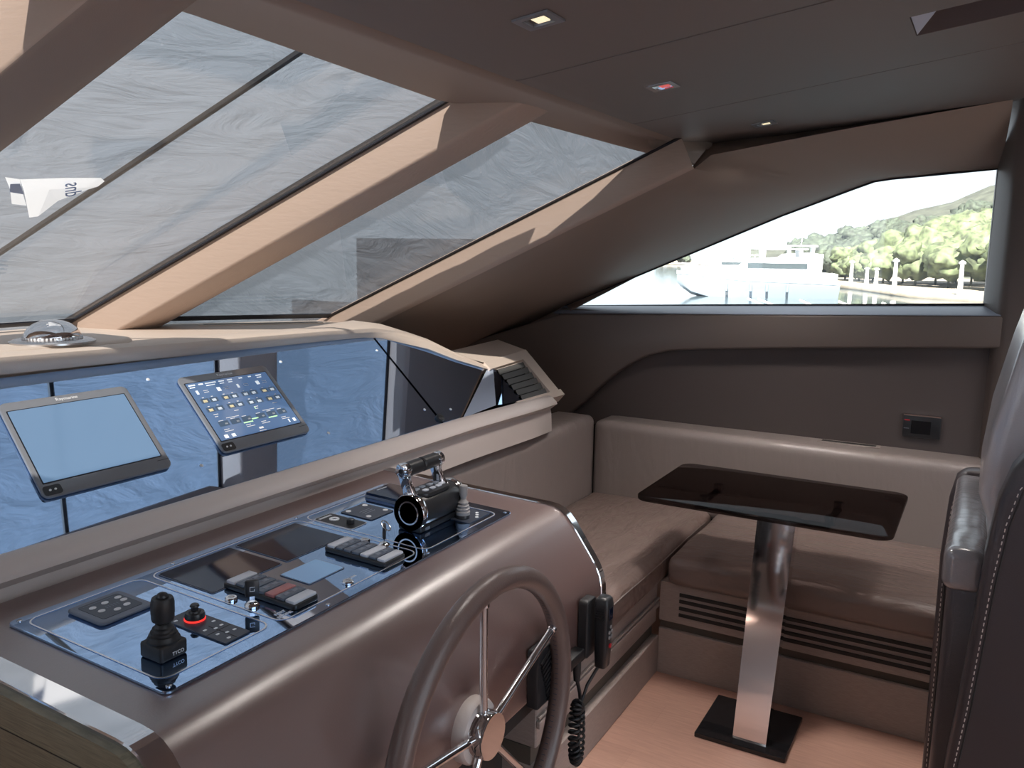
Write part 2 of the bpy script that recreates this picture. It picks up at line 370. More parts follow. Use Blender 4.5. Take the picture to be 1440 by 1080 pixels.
def mullion(name, base, d, nrm, W, depth, L0, L1, m='mullion_vinyl', drop=0.0):
    u = d.cross(nrm); u = u if u.x > 0 else -u; u.normalize()
    prof = [(0.0, 0.004), (0.0, -depth*0.9), (0.003, -depth*0.965), (0.014, -depth), (0.05, -depth-0.006), (W/2, -depth-0.010), (W-0.05, -depth-0.006), (W-0.016, -depth+0.004), (W, -depth+0.02), (W, 0.004-drop)]
    rings = []
    for t in (L0, L1):
        rings.append([base - d*t + u*(a if a < W*0.5 else a) + nrm*b for a, b in prof])
    return MB().loft(rings, close=True).build(name, m, smooth=50)
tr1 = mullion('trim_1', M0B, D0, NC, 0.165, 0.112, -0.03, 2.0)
tr1.data.materials.append(M['vinyl'])  # darker vinyl puts shade into every face but the port one
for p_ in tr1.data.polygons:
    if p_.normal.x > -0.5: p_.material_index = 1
struct(tr1, 'broad shade-darkened mullion crossing the upper left corner', 'mullion')
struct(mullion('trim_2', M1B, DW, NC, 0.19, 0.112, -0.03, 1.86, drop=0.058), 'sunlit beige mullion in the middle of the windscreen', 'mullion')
struct(mullion('trim_8', LB-Vector((0.1,0,0)), D0, NC, 0.165, 0.112, -0.03, 2.0), 'port mullion outside the frame', 'mullion')
# black seals along the port foot of each mullion and along the windscreen foot
def seal(name, a, b, w, nrm, label):
    d = (b-a).normalized(); u = d.cross(nrm).normalized()
    rings = [[p+u*w+nrm*0.0, p-u*w+nrm*0.0, p-u*w-nrm*0.004, p+u*w-nrm*0.004] for p in (a, b)]
    return struct(MB().loft(rings, close=True).build(name, 'seal', smooth=0), label, 'seal')
seal('trim_3', M1B, M1B-DW*1.63, 0.014, NC, 'black glazing seal along the middle mullion')
seal('trim_4', M2B, M2B-DW*1.5, 0.012, NR, 'black glazing seal along the corner pillar')
seal('trim_5', M0B+Vector((0.16,-0.0,0)), M1B, 0.017, NC, 'black seal at the foot of the middle windscreen pane')
seal('trim_6', M1B+Vector((0.17,-0.12,0)), M2B, 0.014, NR, 'black seal at the foot of the outer windscreen pane')

def cz(y): return 1.96 - 0.135*y      # underside of the ceiling
# ---- starboard corner pillar, side window surround and cove up to the ceiling
UR = DW.cross(NR); UR = UR if UR.x > 0 else -UR; UR.normalize()
def m2(t, depth): return M2B - DW*t - NR*depth
pil = MB()
# sunlit port face of the corner pillar (glass down to the ridge)
pil.loft([[m2(t, -0.01), m2(t, 0.05), m2(t, 0.110), m2(t, 0.119)+UR*0.005, m2(t, 0.122)+UR*0.017] for t in (-0.1, 0.40, 0.8, 1.2, 1.5)])
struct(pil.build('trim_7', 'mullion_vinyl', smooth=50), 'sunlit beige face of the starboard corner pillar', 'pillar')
WTOP = [(3.45, 1.68, 1.205), (3.45, 1.30, 1.366), (3.45, 0.95, 1.514), (3.45, 0.746, 1.600), (3.45, 0.60, 1.655), (3.45, 0.50, 1.693), (3.45, 0.42, 1.722), (3.45, 0.36, 1.730), (3.45, 0.20, 1.742), (3.45, 0.022, 1.752)]
RID = [m2(t, 0.122)+UR*0.017 for t in (0.02, 0.34, 0.67, 1.0, 1.3, 1.5)] + [Vector((2.89, 0.873, 1.778)), Vector((3.02, 0.673, 1.828)), Vector((3.14, 0.463, 1.877)), Vector((3.30, 0.0, 1.961))]
side = MB()
rings = []
for a, b in zip(RID, WTOP):
    b = Vector(b); r_ = []
    r_.append(Vector((a.x+0.25, a.y+0.06, cz(a.y)+0.03)) if a.x > 2.85 else a - UR*0.012 - NR*(-0.004))
    for k in range(8):
        f = k/7; p = a.lerp(b, f)
        bul = math.sin(math.pi*f)*0.018
        r_.append(p + Vector((-0.5, 0.1, 0.4)).normalized()*(-bul) )
    rings.append(r_)
# forward foot: down behind the dash
a = m2(-0.12, 0.122)+UR*0.017
a2 = m2(-0.04, 0.122)+UR*0.017
rings.insert(0, [a2 - UR*0.012]+[a2.lerp(Vector((3.40, 2.10, 0.99)), k/7) for k in range(8)])
rings.insert(0, [a - UR*0.012]+[a.lerp(Vector((3.40, 2.60, 0.78)), k/7) for k in range(8)])
# skirt turning in over the band below the pillar foot
for k, r_ in enumerate(rings):
    e = r_[-1]
    r_.append(e+Vector((-0.10, 0, -0.16)) if k < 2 else (Vector((3.31, 1.64, 1.165)) if k == 2 else e+Vector((0.012, 0, 0.004))))
side.loft(rings)
struct(side.build('wall_right_pillar', 'vinyl', smooth=60), 'dark brown padded pillar and cove round the starboard side window', 'wall')

# upper band under the side window, with the swept lower edge; and the recessed fabric panel below
ARCH = [(1.600, 0.72), (1.536, 0.776), (1.509, 0.800), (1.444, 0.866), (1.374, 0.930), (1.302, 0.985), (1.225, 1.026), (1.134, 1.052), (1.015, 1.066), (0.70, 1.092), (0.30, 1.122), (-0.045, 1.145)]
SILL = [(-0.045, 1.256), (0.60, 1.227), (1.10, 1.205), (1.623, 1.181), (1.871, 1.101), (2.177, 0.999), (2.60, 0.86), (2.60, 0.60), (1.66, 0.60)]
band = MB()
band.prism(ARCH+SILL, YZ, 3.295, 3.40, 0.010, 3)
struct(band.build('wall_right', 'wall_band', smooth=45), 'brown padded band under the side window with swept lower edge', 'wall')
sl = MB()
sl.loft([[(3.297, y, z), (3.302, y, z+0.004), (3.45, y+0.02, z+0.028), (3.47, y+0.02, z-0.05)] for y, z in ((-0.03, 1.255), (0.60, 1.227), (1.10, 1.205), (1.66, 1.18))])
struct(sl.build('trim_9', 'sill', smooth=30), 'window sill tinted with blue sky light along the side window', 'sill')
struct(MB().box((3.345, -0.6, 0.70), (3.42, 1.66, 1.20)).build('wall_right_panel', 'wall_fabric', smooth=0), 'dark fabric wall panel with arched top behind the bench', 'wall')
gl = MB(); gl.prism([(p[1], p[2]) for p in WTOP]+[(0.022, 1.284), (1.0, 1.237), (1.68, 1.203)], YZ, 3.452, 3.460)
struct(gl.build('window_4', 'window_glass', smooth=0), 'starboard side window with a view of the marina', 'window')
sb = MB()
lp = [Vector((3.446, p[1], p[2])) for p in WTOP]+[Vector((3.446, 0.022, 1.284)), Vector((3.446, 1.0, 1.237)), Vector((3.446, 1.68, 1.203))]
sb.tube(lp, 0.0055, 6, closed=True)
struct(sb.build('trim_10', 'seal', smooth=50), 'thin dark gasket round the side window', 'seal')
struct(MB().prism([(1.55, 0.6), (2.9, 0.6), (2.9, 1.5), (1.76, 1.5), (1.73, 1.196), (1.55, 1.17)], YZ, 3.463, 3.50).build('wall_right_backing', 'dark', smooth=0), 'outer skin behind the corner pillar', 'wall')
# outer skin so no light leaks round the side window
out = MB()
rings = []
for y, zt in ((-3.6, 2.3), (0.0, 2.3), (0.022, 2.3)): rings.append([(3.5, y, -0.1), (3.5, y, zt)])
sk = MB(); sk.box((3.50, 0.03, -0.1), (3.53, 3.4, 1.16)); 
struct(sk.build('wall_right_skin', 'dark', smooth=0), 'outer starboard hull side', 'wall')
# aft post beside the window
post = MB()
post.prism([(3.48, 0.030), (3.44, 0.024), (3.318, -0.016), (3.300, -0.028), (3.285, -0.05), (3.20, -0.34), (3.20, -0.5), (3.48, -0.5)], XY, 0.5, 2.02, 0.006, 2)
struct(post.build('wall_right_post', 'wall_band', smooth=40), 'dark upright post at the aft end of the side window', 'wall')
struct(MB().box((3.20, -3.6, 0), (3.5, -0.45, 2.5)).build('wall_right_aft', 'vinyl', smooth=0), 'starboard wall aft of the post', 'wall')

# ---- ceiling: three flat panels with thin shadow gaps, falling towards the bow
def ceil_panel(x0, x1, y0=-3.6, y1=1.0):
    b = MB(); b.prism([(y0, cz(y0)), (y1-0.05, cz(y1-0.05)), (y1-0.012, cz(y1)+0.004), (y1, cz(y1)+0.016), (y1, cz(y1)+0.05), (y0, cz(y0)+0.05)], YZ, x0+0.0025, x1-0.0025, 0.003, 1)
    return b
# middle panel carries a recessed grab handle: built from strips round the opening
HX0, HX1, HY0, HY1 = 1.985, 2.155, -0.20, 0.200
cp = MB()
for (xa, xb, ya, yb) in ((1.7395, HX0, -3.6, 0.95), (HX1, 2.4475, -3.6, 0.95), (HX0, HX1, HY1, 0.95), (HX0, HX1, -3.6, HY0)):
    cp.prism([(ya, cz(ya)), (yb, cz(yb)), (yb, cz(yb)+0.05), (ya, cz(ya)+0.05)], YZ, xa, xb)
cp.prism([(0.95, cz(0.95)), (0.985, cz(1.0)+0.004), (1.0, cz(1)+0.016), (1.0, cz(1)+0.05), (0.95, cz(0.95)+0.05)], YZ, 1.7395, 2.4475)
cpl = ceil_panel(-2.4, 1.737, -0.9, 1.0)
for (xa, xb, ya, yb) in ((-2.4, -1.7, -3.6, -0.9), (1.45, 1.7345, -3.6, -0.9), (-1.7, 1.45, -3.6, -3.2)):
    cpl.prism([(ya, cz(ya)), (yb, cz(yb)), (yb, cz(yb)+0.05), (ya, cz(ya)+0.05)], YZ, xa, xb)
struct(cpl.build('ceiling', 'ceiling', smooth=20), 'large flat ceiling panel with one downlight', 'ceiling')
struct(cp.build('ceiling_middle', 'ceiling', smooth=20), 'middle ceiling panel with recessed grab handle', 'ceiling')
struct(ceil_panel(2.45, 3.34).build('ceiling_side', 'ceiling', smooth=20), 'outer ceiling panel above the side window', 'ceiling')
cb_ = MB()
for xa, xb, ya, yb in ((-2.45, 3.5, -0.9, 0.99), (-2.45, -1.7, -3.6, -0.9), (1.45, 3.5, -3.6, -0.9)):
    cb_.prism([(ya, cz(ya)+0.056), (yb, cz(yb)+0.056), (yb, cz(yb)+0.11), (ya, cz(ya)+0.11)], YZ, xa, xb)
def frosted():
    m = bpy.data.materials.new('fill_skylight_frost'); m.use_nodes = True; nt = m.node_tree; N = nt.nodes
    for n_ in list(N): N.remove(n_)
    o_ = N.new('ShaderNodeOutputMaterial'); t_ = N.new('ShaderNodeBsdfTranslucent'); t_.inputs[0].default_value = (0.13, 0.15, 0.18, 1); nt.links.new(t_.outputs[0], o_.inputs[0]); return m
struct(MB().quad((-1.7, -3.2, cz(-3.2)+0.08), (1.45, -3.2, cz(-3.2)+0.08), (1.45, -0.9, cz(-0.9)+0.08), (-1.7, -0.9, cz(-0.9)+0.08)).build('fill_skylight', frosted(), smooth=0), 'unseen frosted skylight added for fill light aft of the helm seat', 'window')  # skylight added out of view as fill for the cabin
struct(cb_.build('ceiling_backing', 'dark', smooth=0), 'dark deck above the ceiling panels', 'ceiling')
# header: padded beam from the ceiling edge up to the top of the windscreen
hd = MB()
def hdr_sec(x, yg, zg):
    return [(x, 0.995, cz(1.0)+0.012), (x, 1.012, cz(1.0)+0.000), (x, 1.04, cz(1.0)+0.004), (x, 1.04+(yg-1.04)*0.5, cz(1.0)+0.016+(zg-cz(1.0))*0.45), (x, yg, zg), (x, yg+0.002, zg+0.008), (x, yg-0.04, zg+0.06), (x, 0.995, 2.02)]
secs = [hdr_sec(-2.45, 1.376, 1.89), hdr_sec(0.86, 1.379, 1.889), hdr_sec(1.182, 1.381, 1.886), hdr_sec(2.047, 1.411, 1.865), hdr_sec(2.202, 1.359, 1.861), hdr_sec(2.468, 1.226, 1.825), hdr_sec(2.666, 1.135, 1.8), hdr_sec(2.838, 1.054, 1.779), hdr_sec(3.01, 0.946, 1.751), hdr_sec(3.3, 1.03, 1.815)]
hd.loft(secs, close=True)
struct(hd.build('ceiling_header', 'vinyl', smooth=50), 'padded brown beam along the top of the windscreen', 'beam')
# roof plate above everything, so the ceiling is in shade

# ---- recessed grab handle
gh = thing('grab_handle', 'recessed grab handle with reflection-tinted end face in the ceiling, upper right corner', 'handle', (2.07, 0.0, cz(0)))
hp = MB()
z0 = lambda y: cz(y)-1.96
x0, x1 = HX0-2.07, HX1-2.07
hp.loft([[(x0, y, z0(y)+0.001), (x0+0.02, y, z0(y)+0.045), (x1-0.05, y, z0(y)+0.045), (x1, y, z0(y)+0.001)] for y in (HY0, HY1)])
hp.build('recess_shell', 'chair_leather', gh, smooth=30)
MB().loft([[(x0+0.002, HY1-0.002, z0(HY1)+0.002), (x1-0.002, HY1-0.002, z0(HY1)+0.002)], [(x0+0.02, HY1-0.045, z0(HY1)+0.044), (x1-0.05, HY1-0.045, z0(HY1)+0.044)]]).build('end_face', 'end_reflection', gh, smooth=0)
MB().loft([[(x0+0.002, HY0+0.002, z0(HY0)+0.002), (x1-0.002, HY0+0.002, z0(HY0)+0.002)], [(x0+0.02, HY0+0.02, z0(HY0)+0.044), (x1-0.05, HY0+0.02, z0(HY0)+0.044)]]).build('end_face', 'end_reflection', gh, smooth=0)

# ---- downlights, plus added fill lamps out of view
def downlight(x, y, lens, label, sz=0.034, rim='bezel'):
    t = thing('downlight', label, 'downlight', (x, y, cz(y)-0.0008), 'square downlights in the ceiling', (R(-7.69), 0, 0))
    f = MB()
    for a, b in (((-sz,-sz),(sz,-sz*0.62)), ((-sz,sz*0.62),(sz,sz)), ((-sz,-sz*0.62),(-sz*0.62,sz*0.62)), ((sz*0.62,-sz*0.62),(sz,sz*0.62))):
        f.box((a[0], a[1], -0.004), (b[0], b[1], 0.0))
    f.build('frame', rim, t, smooth=0)
    MB().box((-sz*0.62, -sz*0.62, -0.001), (sz*0.62, sz*0.62, 0.0)).build('reflector', 'brushed', t, smooth=0)
    MB().box((-sz*0.5, -sz*0.5, -0.003), (sz*0.35, sz*0.2, -0.001), 0.001, 1).build('lens', lens, t, smooth=0)
def lamp_at(x, y, w, par=None):
    d = bpy.data.lights.new('downlight_or_fill_lamp', 'SPOT'); d.energy = w; d.spot_size = R(112); d.spot_blend = 1.0; d.shadow_soft_size = 0.10; d.color = (1.0, 0.92, 0.86)
    o = bpy.data.objects.new('downlight_or_fill_lamp', d); COL.objects.link(o); o.location = (x, y, cz(y)-0.02)
LAMPS = [(1.404, 0.751, 13), (2.072, 0.756, 58), (2.848, 0.691, 44), (2.072, -0.55, 16), (2.848, -0.55, 24), (2.60, -0.10, 26)]  # last three are fill lamps added out of view, without fittings
for x_, y_, w_ in LAMPS: lamp_at(x_, y_, w_)
downlight(1.404, 0.751, 'lamp_lens', 'square downlight with dark frame in the large ceiling panel', 0.036)
downlight(2.072, 0.756, 'lamp_red', 'square downlight with red lens in a chrome frame on the middle ceiling panel', 0.034, 'chrome')
downlight(2.848, 0.691, 'lamp_lens', 'small square downlight in the ceiling panel above the side window', 0.034)

# ---- port and aft walls (outside the frame, they only shape the light)
pw = MB()
pw.box((-2.52, -3.6, 0), (-2.42, 2.92, 1.0)); pw.box((-2.52, -3.6, 1.75), (-2.42, 1.0, 2.12)); pw.box((-2.52, 1.3, 1.0), (-2.42, 2.2, 1.5)); pw.box((-2.52, -3.6, 1.0), (-2.42, 1.0, 1.75))
struct(pw.build('wall_left', 'vinyl', smooth=0), 'port wall with a long window opening', 'wall')
aw = MB()
aw.box((-2.5, -3.7, 0), (-1.0, -3.6, 2.55)); aw.box((1.6, -3.7, 0), (3.5, -3.6, 2.55)); aw.box((-1.0, -3.7, 2.0), (1.6, -3.6, 2.55))
struct(aw.build('wall_back', 'vinyl', smooth=0), 'aft wall with a wide doorway', 'wall')
struct(MB().box((-2.5, 2.92, -0.1), (3.55, 3.0, 1.08)).build('wall_front', 'vinyl', smooth=0), 'bulkhead under the windscreen', 'wall')

# ================================================================ DASH
# lower deck behind the hood
dk = MB(); dk.prism([(-2.4, 1.86), (2.26, 1.86), (2.34, 1.95), (2.62, 2.22), (2.62, 2.33), (1.81, 2.88), (-2.4, 2.90)], XY, 1.06, 1.158)
dash = thing('dashboard', 'wide beige dashboard with padded hood and ledge below the windscreen', 'dashboard', (0, 0, 0))
dk.build('deck', 'dash_vinyl', dash, smooth=0)
TL = R(52); GU = Vector((1,0,0)); GV = Vector((0, math.sin(TL), math.cos(TL))); GN = Vector((0, -math.cos(TL), math.sin(TL))); G0 = Vector((0, 1.5, 0.905))
def gp(x, s, n_=0.0): return G0 + GU*x + GV*s + GN*n_
GM = Matrix(((1, 0, 0, 0), (0, GV.y, GN.y, 1.5), (0, GV.z, GN.z, 0.905), (0, 0, 0, 1)))     # local (x, s, n) of the sloping panel
# hood
LIPL = [(-1.9, 1.828, 1.174), (0.95, 1.828, 1.172), (2.0, 1.820, 1.158), (2.20, 1.816, 1.154), (2.28, 1.808, 1.146), (2.456, 1.735, 1.098), (2.554, 1.680, 1.053), (2.677, 1.625, 1.010), (2.74, 1.615, 1.000), (2.97, 1.622, 1.006)]
LIPU = [(-1.94, 1.812, 1.217), (1.001, 1.812, 1.21), (2.032, 1.812, 1.189), (2.246, 1.809, 1.182), (2.379, 1.797, 1.162), (2.491, 1.754, 1.125), (2.587, 1.699, 1.071), (2.696, 1.644, 1.021), (2.782, 1.634, 1.005), (3.032, 1.642, 1.013)]
hood = MB(); rings = []
for (l, u) in zip(LIPL, LIPU):
    l = Vector(l); u = Vector(u)
    wide = 0.10 if u.x < 2.0 else 0.11
    bk = u + Vector((0.02 if u.x > 2.15 else 0, wide, 0.004 if u.x < 2.2 else 0.02))
    rings.append([l+Vector((0, 0.02, -0.004)), l, l.lerp(u, 0.5)+Vector((0, -0.004, 0)), u+Vector((0, -0.002, -0.010)), u, u+Vector((0, 0.012, 0.004)), bk, bk+Vector((0, 0.012, -0.01)), bk+Vector((0, 0.02, -0.13)), l+Vector((0, 0.07, -0.06))])
hood.loft(rings, close=True)
hood.build('hood', 'dash_vinyl', dash, smooth=50)
pad_ = MB(); pad_.prism(rrect(-1.2, 1.87, 1.40, 2.20, 0.07), XY, 1.10, 1.2165, 0.012, 3)
pad_.build('raised_pad', 'dash_vinyl', dash, smooth=45)
# ledge under the sloping glass
ledge = MB(); rings = []
LP = [(1.520, 0.893), (1.492, 0.904), (1.450, 0.920), (1.415, 0.935), (1.398, 0.938), (1.384, 0.932), (1.364, 0.915), (1.361, 0.906), (1.372, 0.897), (1.392, 0.884), (1.388, 0.868), (1.384, 0.80), (1.60, 0.80)]
for x, dz, sc in ((-1.9, 0, 1), (2.2, -0.006, 1), (2.6, -0.014, 1), (2.78, -0.020, 0.9), (2.84, -0.026, 0.55)):
    rings.append([(x, 1.52+(y-1.52)*sc, 0.905+(z-0.905)*(1 if z < 0.89 else sc)+dz) for y, z in LP])
ledge.loft(rings, close=True)
ledge.build('ledge', 'ledge_vinyl', dash, smooth=50)
MB().prism([(1.384, 0.55), (1.384, 0.80), (1.60, 0.80), (1.60, 0.55)], YZ, -1.9, 1.70).build('riser', 'console_leather', dash, smooth=0)
MB().box((-1.9, 1.82, 0.0), (2.7, 2.3, 1.05)).build('under_body', 'dark', dash, smooth=0)
# sloping black glass: two sheets with a dark slanting joint
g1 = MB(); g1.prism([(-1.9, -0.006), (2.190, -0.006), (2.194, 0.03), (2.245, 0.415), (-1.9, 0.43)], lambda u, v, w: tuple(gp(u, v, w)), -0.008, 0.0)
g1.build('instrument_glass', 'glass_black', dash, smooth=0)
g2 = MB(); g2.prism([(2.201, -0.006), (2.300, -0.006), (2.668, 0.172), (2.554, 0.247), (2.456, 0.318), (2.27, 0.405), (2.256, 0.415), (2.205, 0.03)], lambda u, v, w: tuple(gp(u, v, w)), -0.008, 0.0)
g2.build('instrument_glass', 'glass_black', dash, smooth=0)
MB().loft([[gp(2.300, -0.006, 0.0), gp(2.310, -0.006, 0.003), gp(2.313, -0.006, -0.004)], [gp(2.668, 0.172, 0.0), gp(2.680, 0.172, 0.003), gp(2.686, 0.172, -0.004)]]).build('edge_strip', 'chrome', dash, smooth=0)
g3 = MB(); g3.loft([[gp(2.313, -0.010, -0.002), gp(2.490, -0.016, 0.026)], [gp(2.69, 0.165, -0.002), gp(2.722, 0.160, 0.005)]]); g3.build('corner_facet', 'facet_reflection', dash, smooth=0)
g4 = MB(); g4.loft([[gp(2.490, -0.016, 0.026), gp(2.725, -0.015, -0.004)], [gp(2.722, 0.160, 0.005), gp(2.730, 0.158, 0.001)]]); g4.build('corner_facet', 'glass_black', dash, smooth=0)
MB().prism([(1.53, 0.86), (1.60, 0.952), (1.66, 1.0), (1.80, 1.0), (1.80, 0.86)], YZ, 2.2, 2.85).build('backing', 'dark', dash, smooth=0)
for x, s in ((1.336, 0.355), (1.777, 0.350), (1.296, 0.069), (1.725, 0.067), (2.206, 0.338), (2.17, 0.060), (2.29, 0.035)):
    MB().lathe([(0.0045, 0), (0.0045, 0.0016), (0.003, 0.0024), (0, 0.0026)], GM @ Matrix.Translation((x, s, 0)), 12).build('screw', 'white_print', dash)
MB().lathe([(0.014, 0), (0.014, 0.008), (0.010, 0.011), (0, 0.012)], GM @ Matrix.Translation((2.199, 0.012, 0)), 20).build('joint_knob', 'plastic', dash)
# corner louvre vent
vt = thing('corner_vent', 'beige framed louvre vent at the outer end of the dashboard', 'vent', (2.8, 1.53, 0.95))
def vp(u, v, n_=0.0):   # u across, v up the slope, n outwards
    p = Vector((2.720, 1.487, 0.895)).lerp(Vector((2.917, 1.485, 0.894)), u).lerp(Vector((2.741, 1.623, 1.001)).lerp(Vector((2.957, 1.631, 1.008)), u), v)
    return p + Vector((0.0, -0.66, 0.75))*n_ - Vector((2.8, 1.53, 0.95))
fr = MB()
for ua, ub, va, vb in ((-0.25, 1.35, 1.0, 1.22), (-0.35, 1.45, -0.16, 0.0), (1.0, 1.36, 0.0, 1.0)):
    fr.loft([[vp(ua, va, -0.03), vp(ub, va, -0.03), vp(ub, va, 0.012), vp(ua, va, 0.012)], [vp(ua if va else ua, vb, -0.03), vp(ub, vb, -0.03), vp(ub, vb, 0.012), vp(ua, vb, 0.012)]], close=True)
fr.loft([[vp(-0.25, 1.2, 0.012), vp(1.35, 1.2, 0.012)], [vp(-0.5, 1.2, 0.012)+Vector((0.02, 0.16, 0.035)), vp(1.35, 1.2, 0.012)+Vector((0.04, 0.16, 0.03))], [vp(-0.5, 1.2, 0.012)+Vector((0.02, 0.18, -0.15)), vp(1.35, 1.2, 0.012)+Vector((0.04, 0.18, -0.15))]])
fr.loft([[vp(1.36, 1.22, 0.012), vp(1.36, -0.16, 0.012)], [vp(1.40, 1.22, 0.0)+Vector((0.02, 0.16, -0.02)), vp(1.40, -0.16, 0.0)+Vector((0.02, 0.2, -0.02))]])
fr.build('frame', 'dash_vinyl', vt, smooth=40)
MB().loft([[vp(-0.02, -0.02, -0.022), vp(1.02, -0.02, -0.022)], [vp(-0.02, 1.02, -0.022), vp(1.02, 1.02, -0.022)]]).build('backing', 'dark', vt, smooth=0)
for k in range(6):
    v0 = 0.02+k*0.163
    MB().loft([[vp(0.0, v0, -0.002), vp(1.0, v0, -0.002)], [vp(0.0, v0+0.125, 0.004), vp(1.0, v0+0.125, 0.004)], [vp(0.0, v0+0.15, -0.018), vp(1.0, v0+0.15, -0.018)]]).build('slat', 'gasket', vt, smooth=0)
# deck grilles in front of the windscreen
def deck_grille(a, b, w, label):
    t = thing('deck_grille', label, 'vent', (a[0], a[1], 1.1585), 'slot vents on the dashboard deck'); A = Vector(a); B = Vector(b); d = (B-A).normalized(); n_ = Vector((-d.y, d.x))
    def q(s, o, z=0): p = d*s + n_*o; return (p.x, p.y, z)
    Lh = (B-A).length
    MB().loft([[q(0, -w), q(Lh, -w), q(Lh, w), q(0, w)], [q(0, -w, 0.003), q(Lh, -w, 0.003), q(Lh, w, 0.003), q(0, w, 0.003)]], close=True).build('frame', 'dash_vinyl', t, smooth=0)
    for o in (-0.5, 0.0, 0.5):
        MB().loft([[q(0.02, o*w-0.004, 0.0032), q(Lh-0.02, o*w-0.004, 0.0032)], [q(0.02, o*w+0.004, 0.0032), q(Lh-0.02, o*w+0.004, 0.0032)]]).build('slot', 'dark', t, smooth=0)
deck_grille((2.13, 2.54), (2.50, 2.27), 0.030, 'long slot vent on the dashboard deck in front of the outer windscreen pane')
deck_grille((0.95, 2.60), (1.56, 2.60), 0.030, 'slot vent on the dashboard deck behind the chrome dome compass')

# dome compass on the hood
dc = thing('compass', 'chrome dome compass on the dashboard hood', 'compass', (1.205, 1.945, 1.2165))
MB().lathe([(0.093, 0), (0.093, 0.004), (0.084, 0.008), (0.064, 0.009), (0.064, 0.012)], n_=40).build('flange', 'brushed', dc)
MB().lathe([(0.062, 0.009), (0.062, 0.015), (0.0595, 0.024), (0.053, 0.034), (0.041, 0.044), (0.025, 0.051), (0.010, 0.0535), (0.0, 0.054)], n_=40).build('dome', 'chrome', dc)
rg = MB()
for k in range(46):
    a = 2*math.pi*k/46
    rg.box((0.0615, -0.0022, 0.010), (0.0652, 0.0022, 0.015), mtx=Matrix.Rotation(a, 4, 'Z'))
rg.build('beaded_ring', 'white_print', dc, smooth=0)

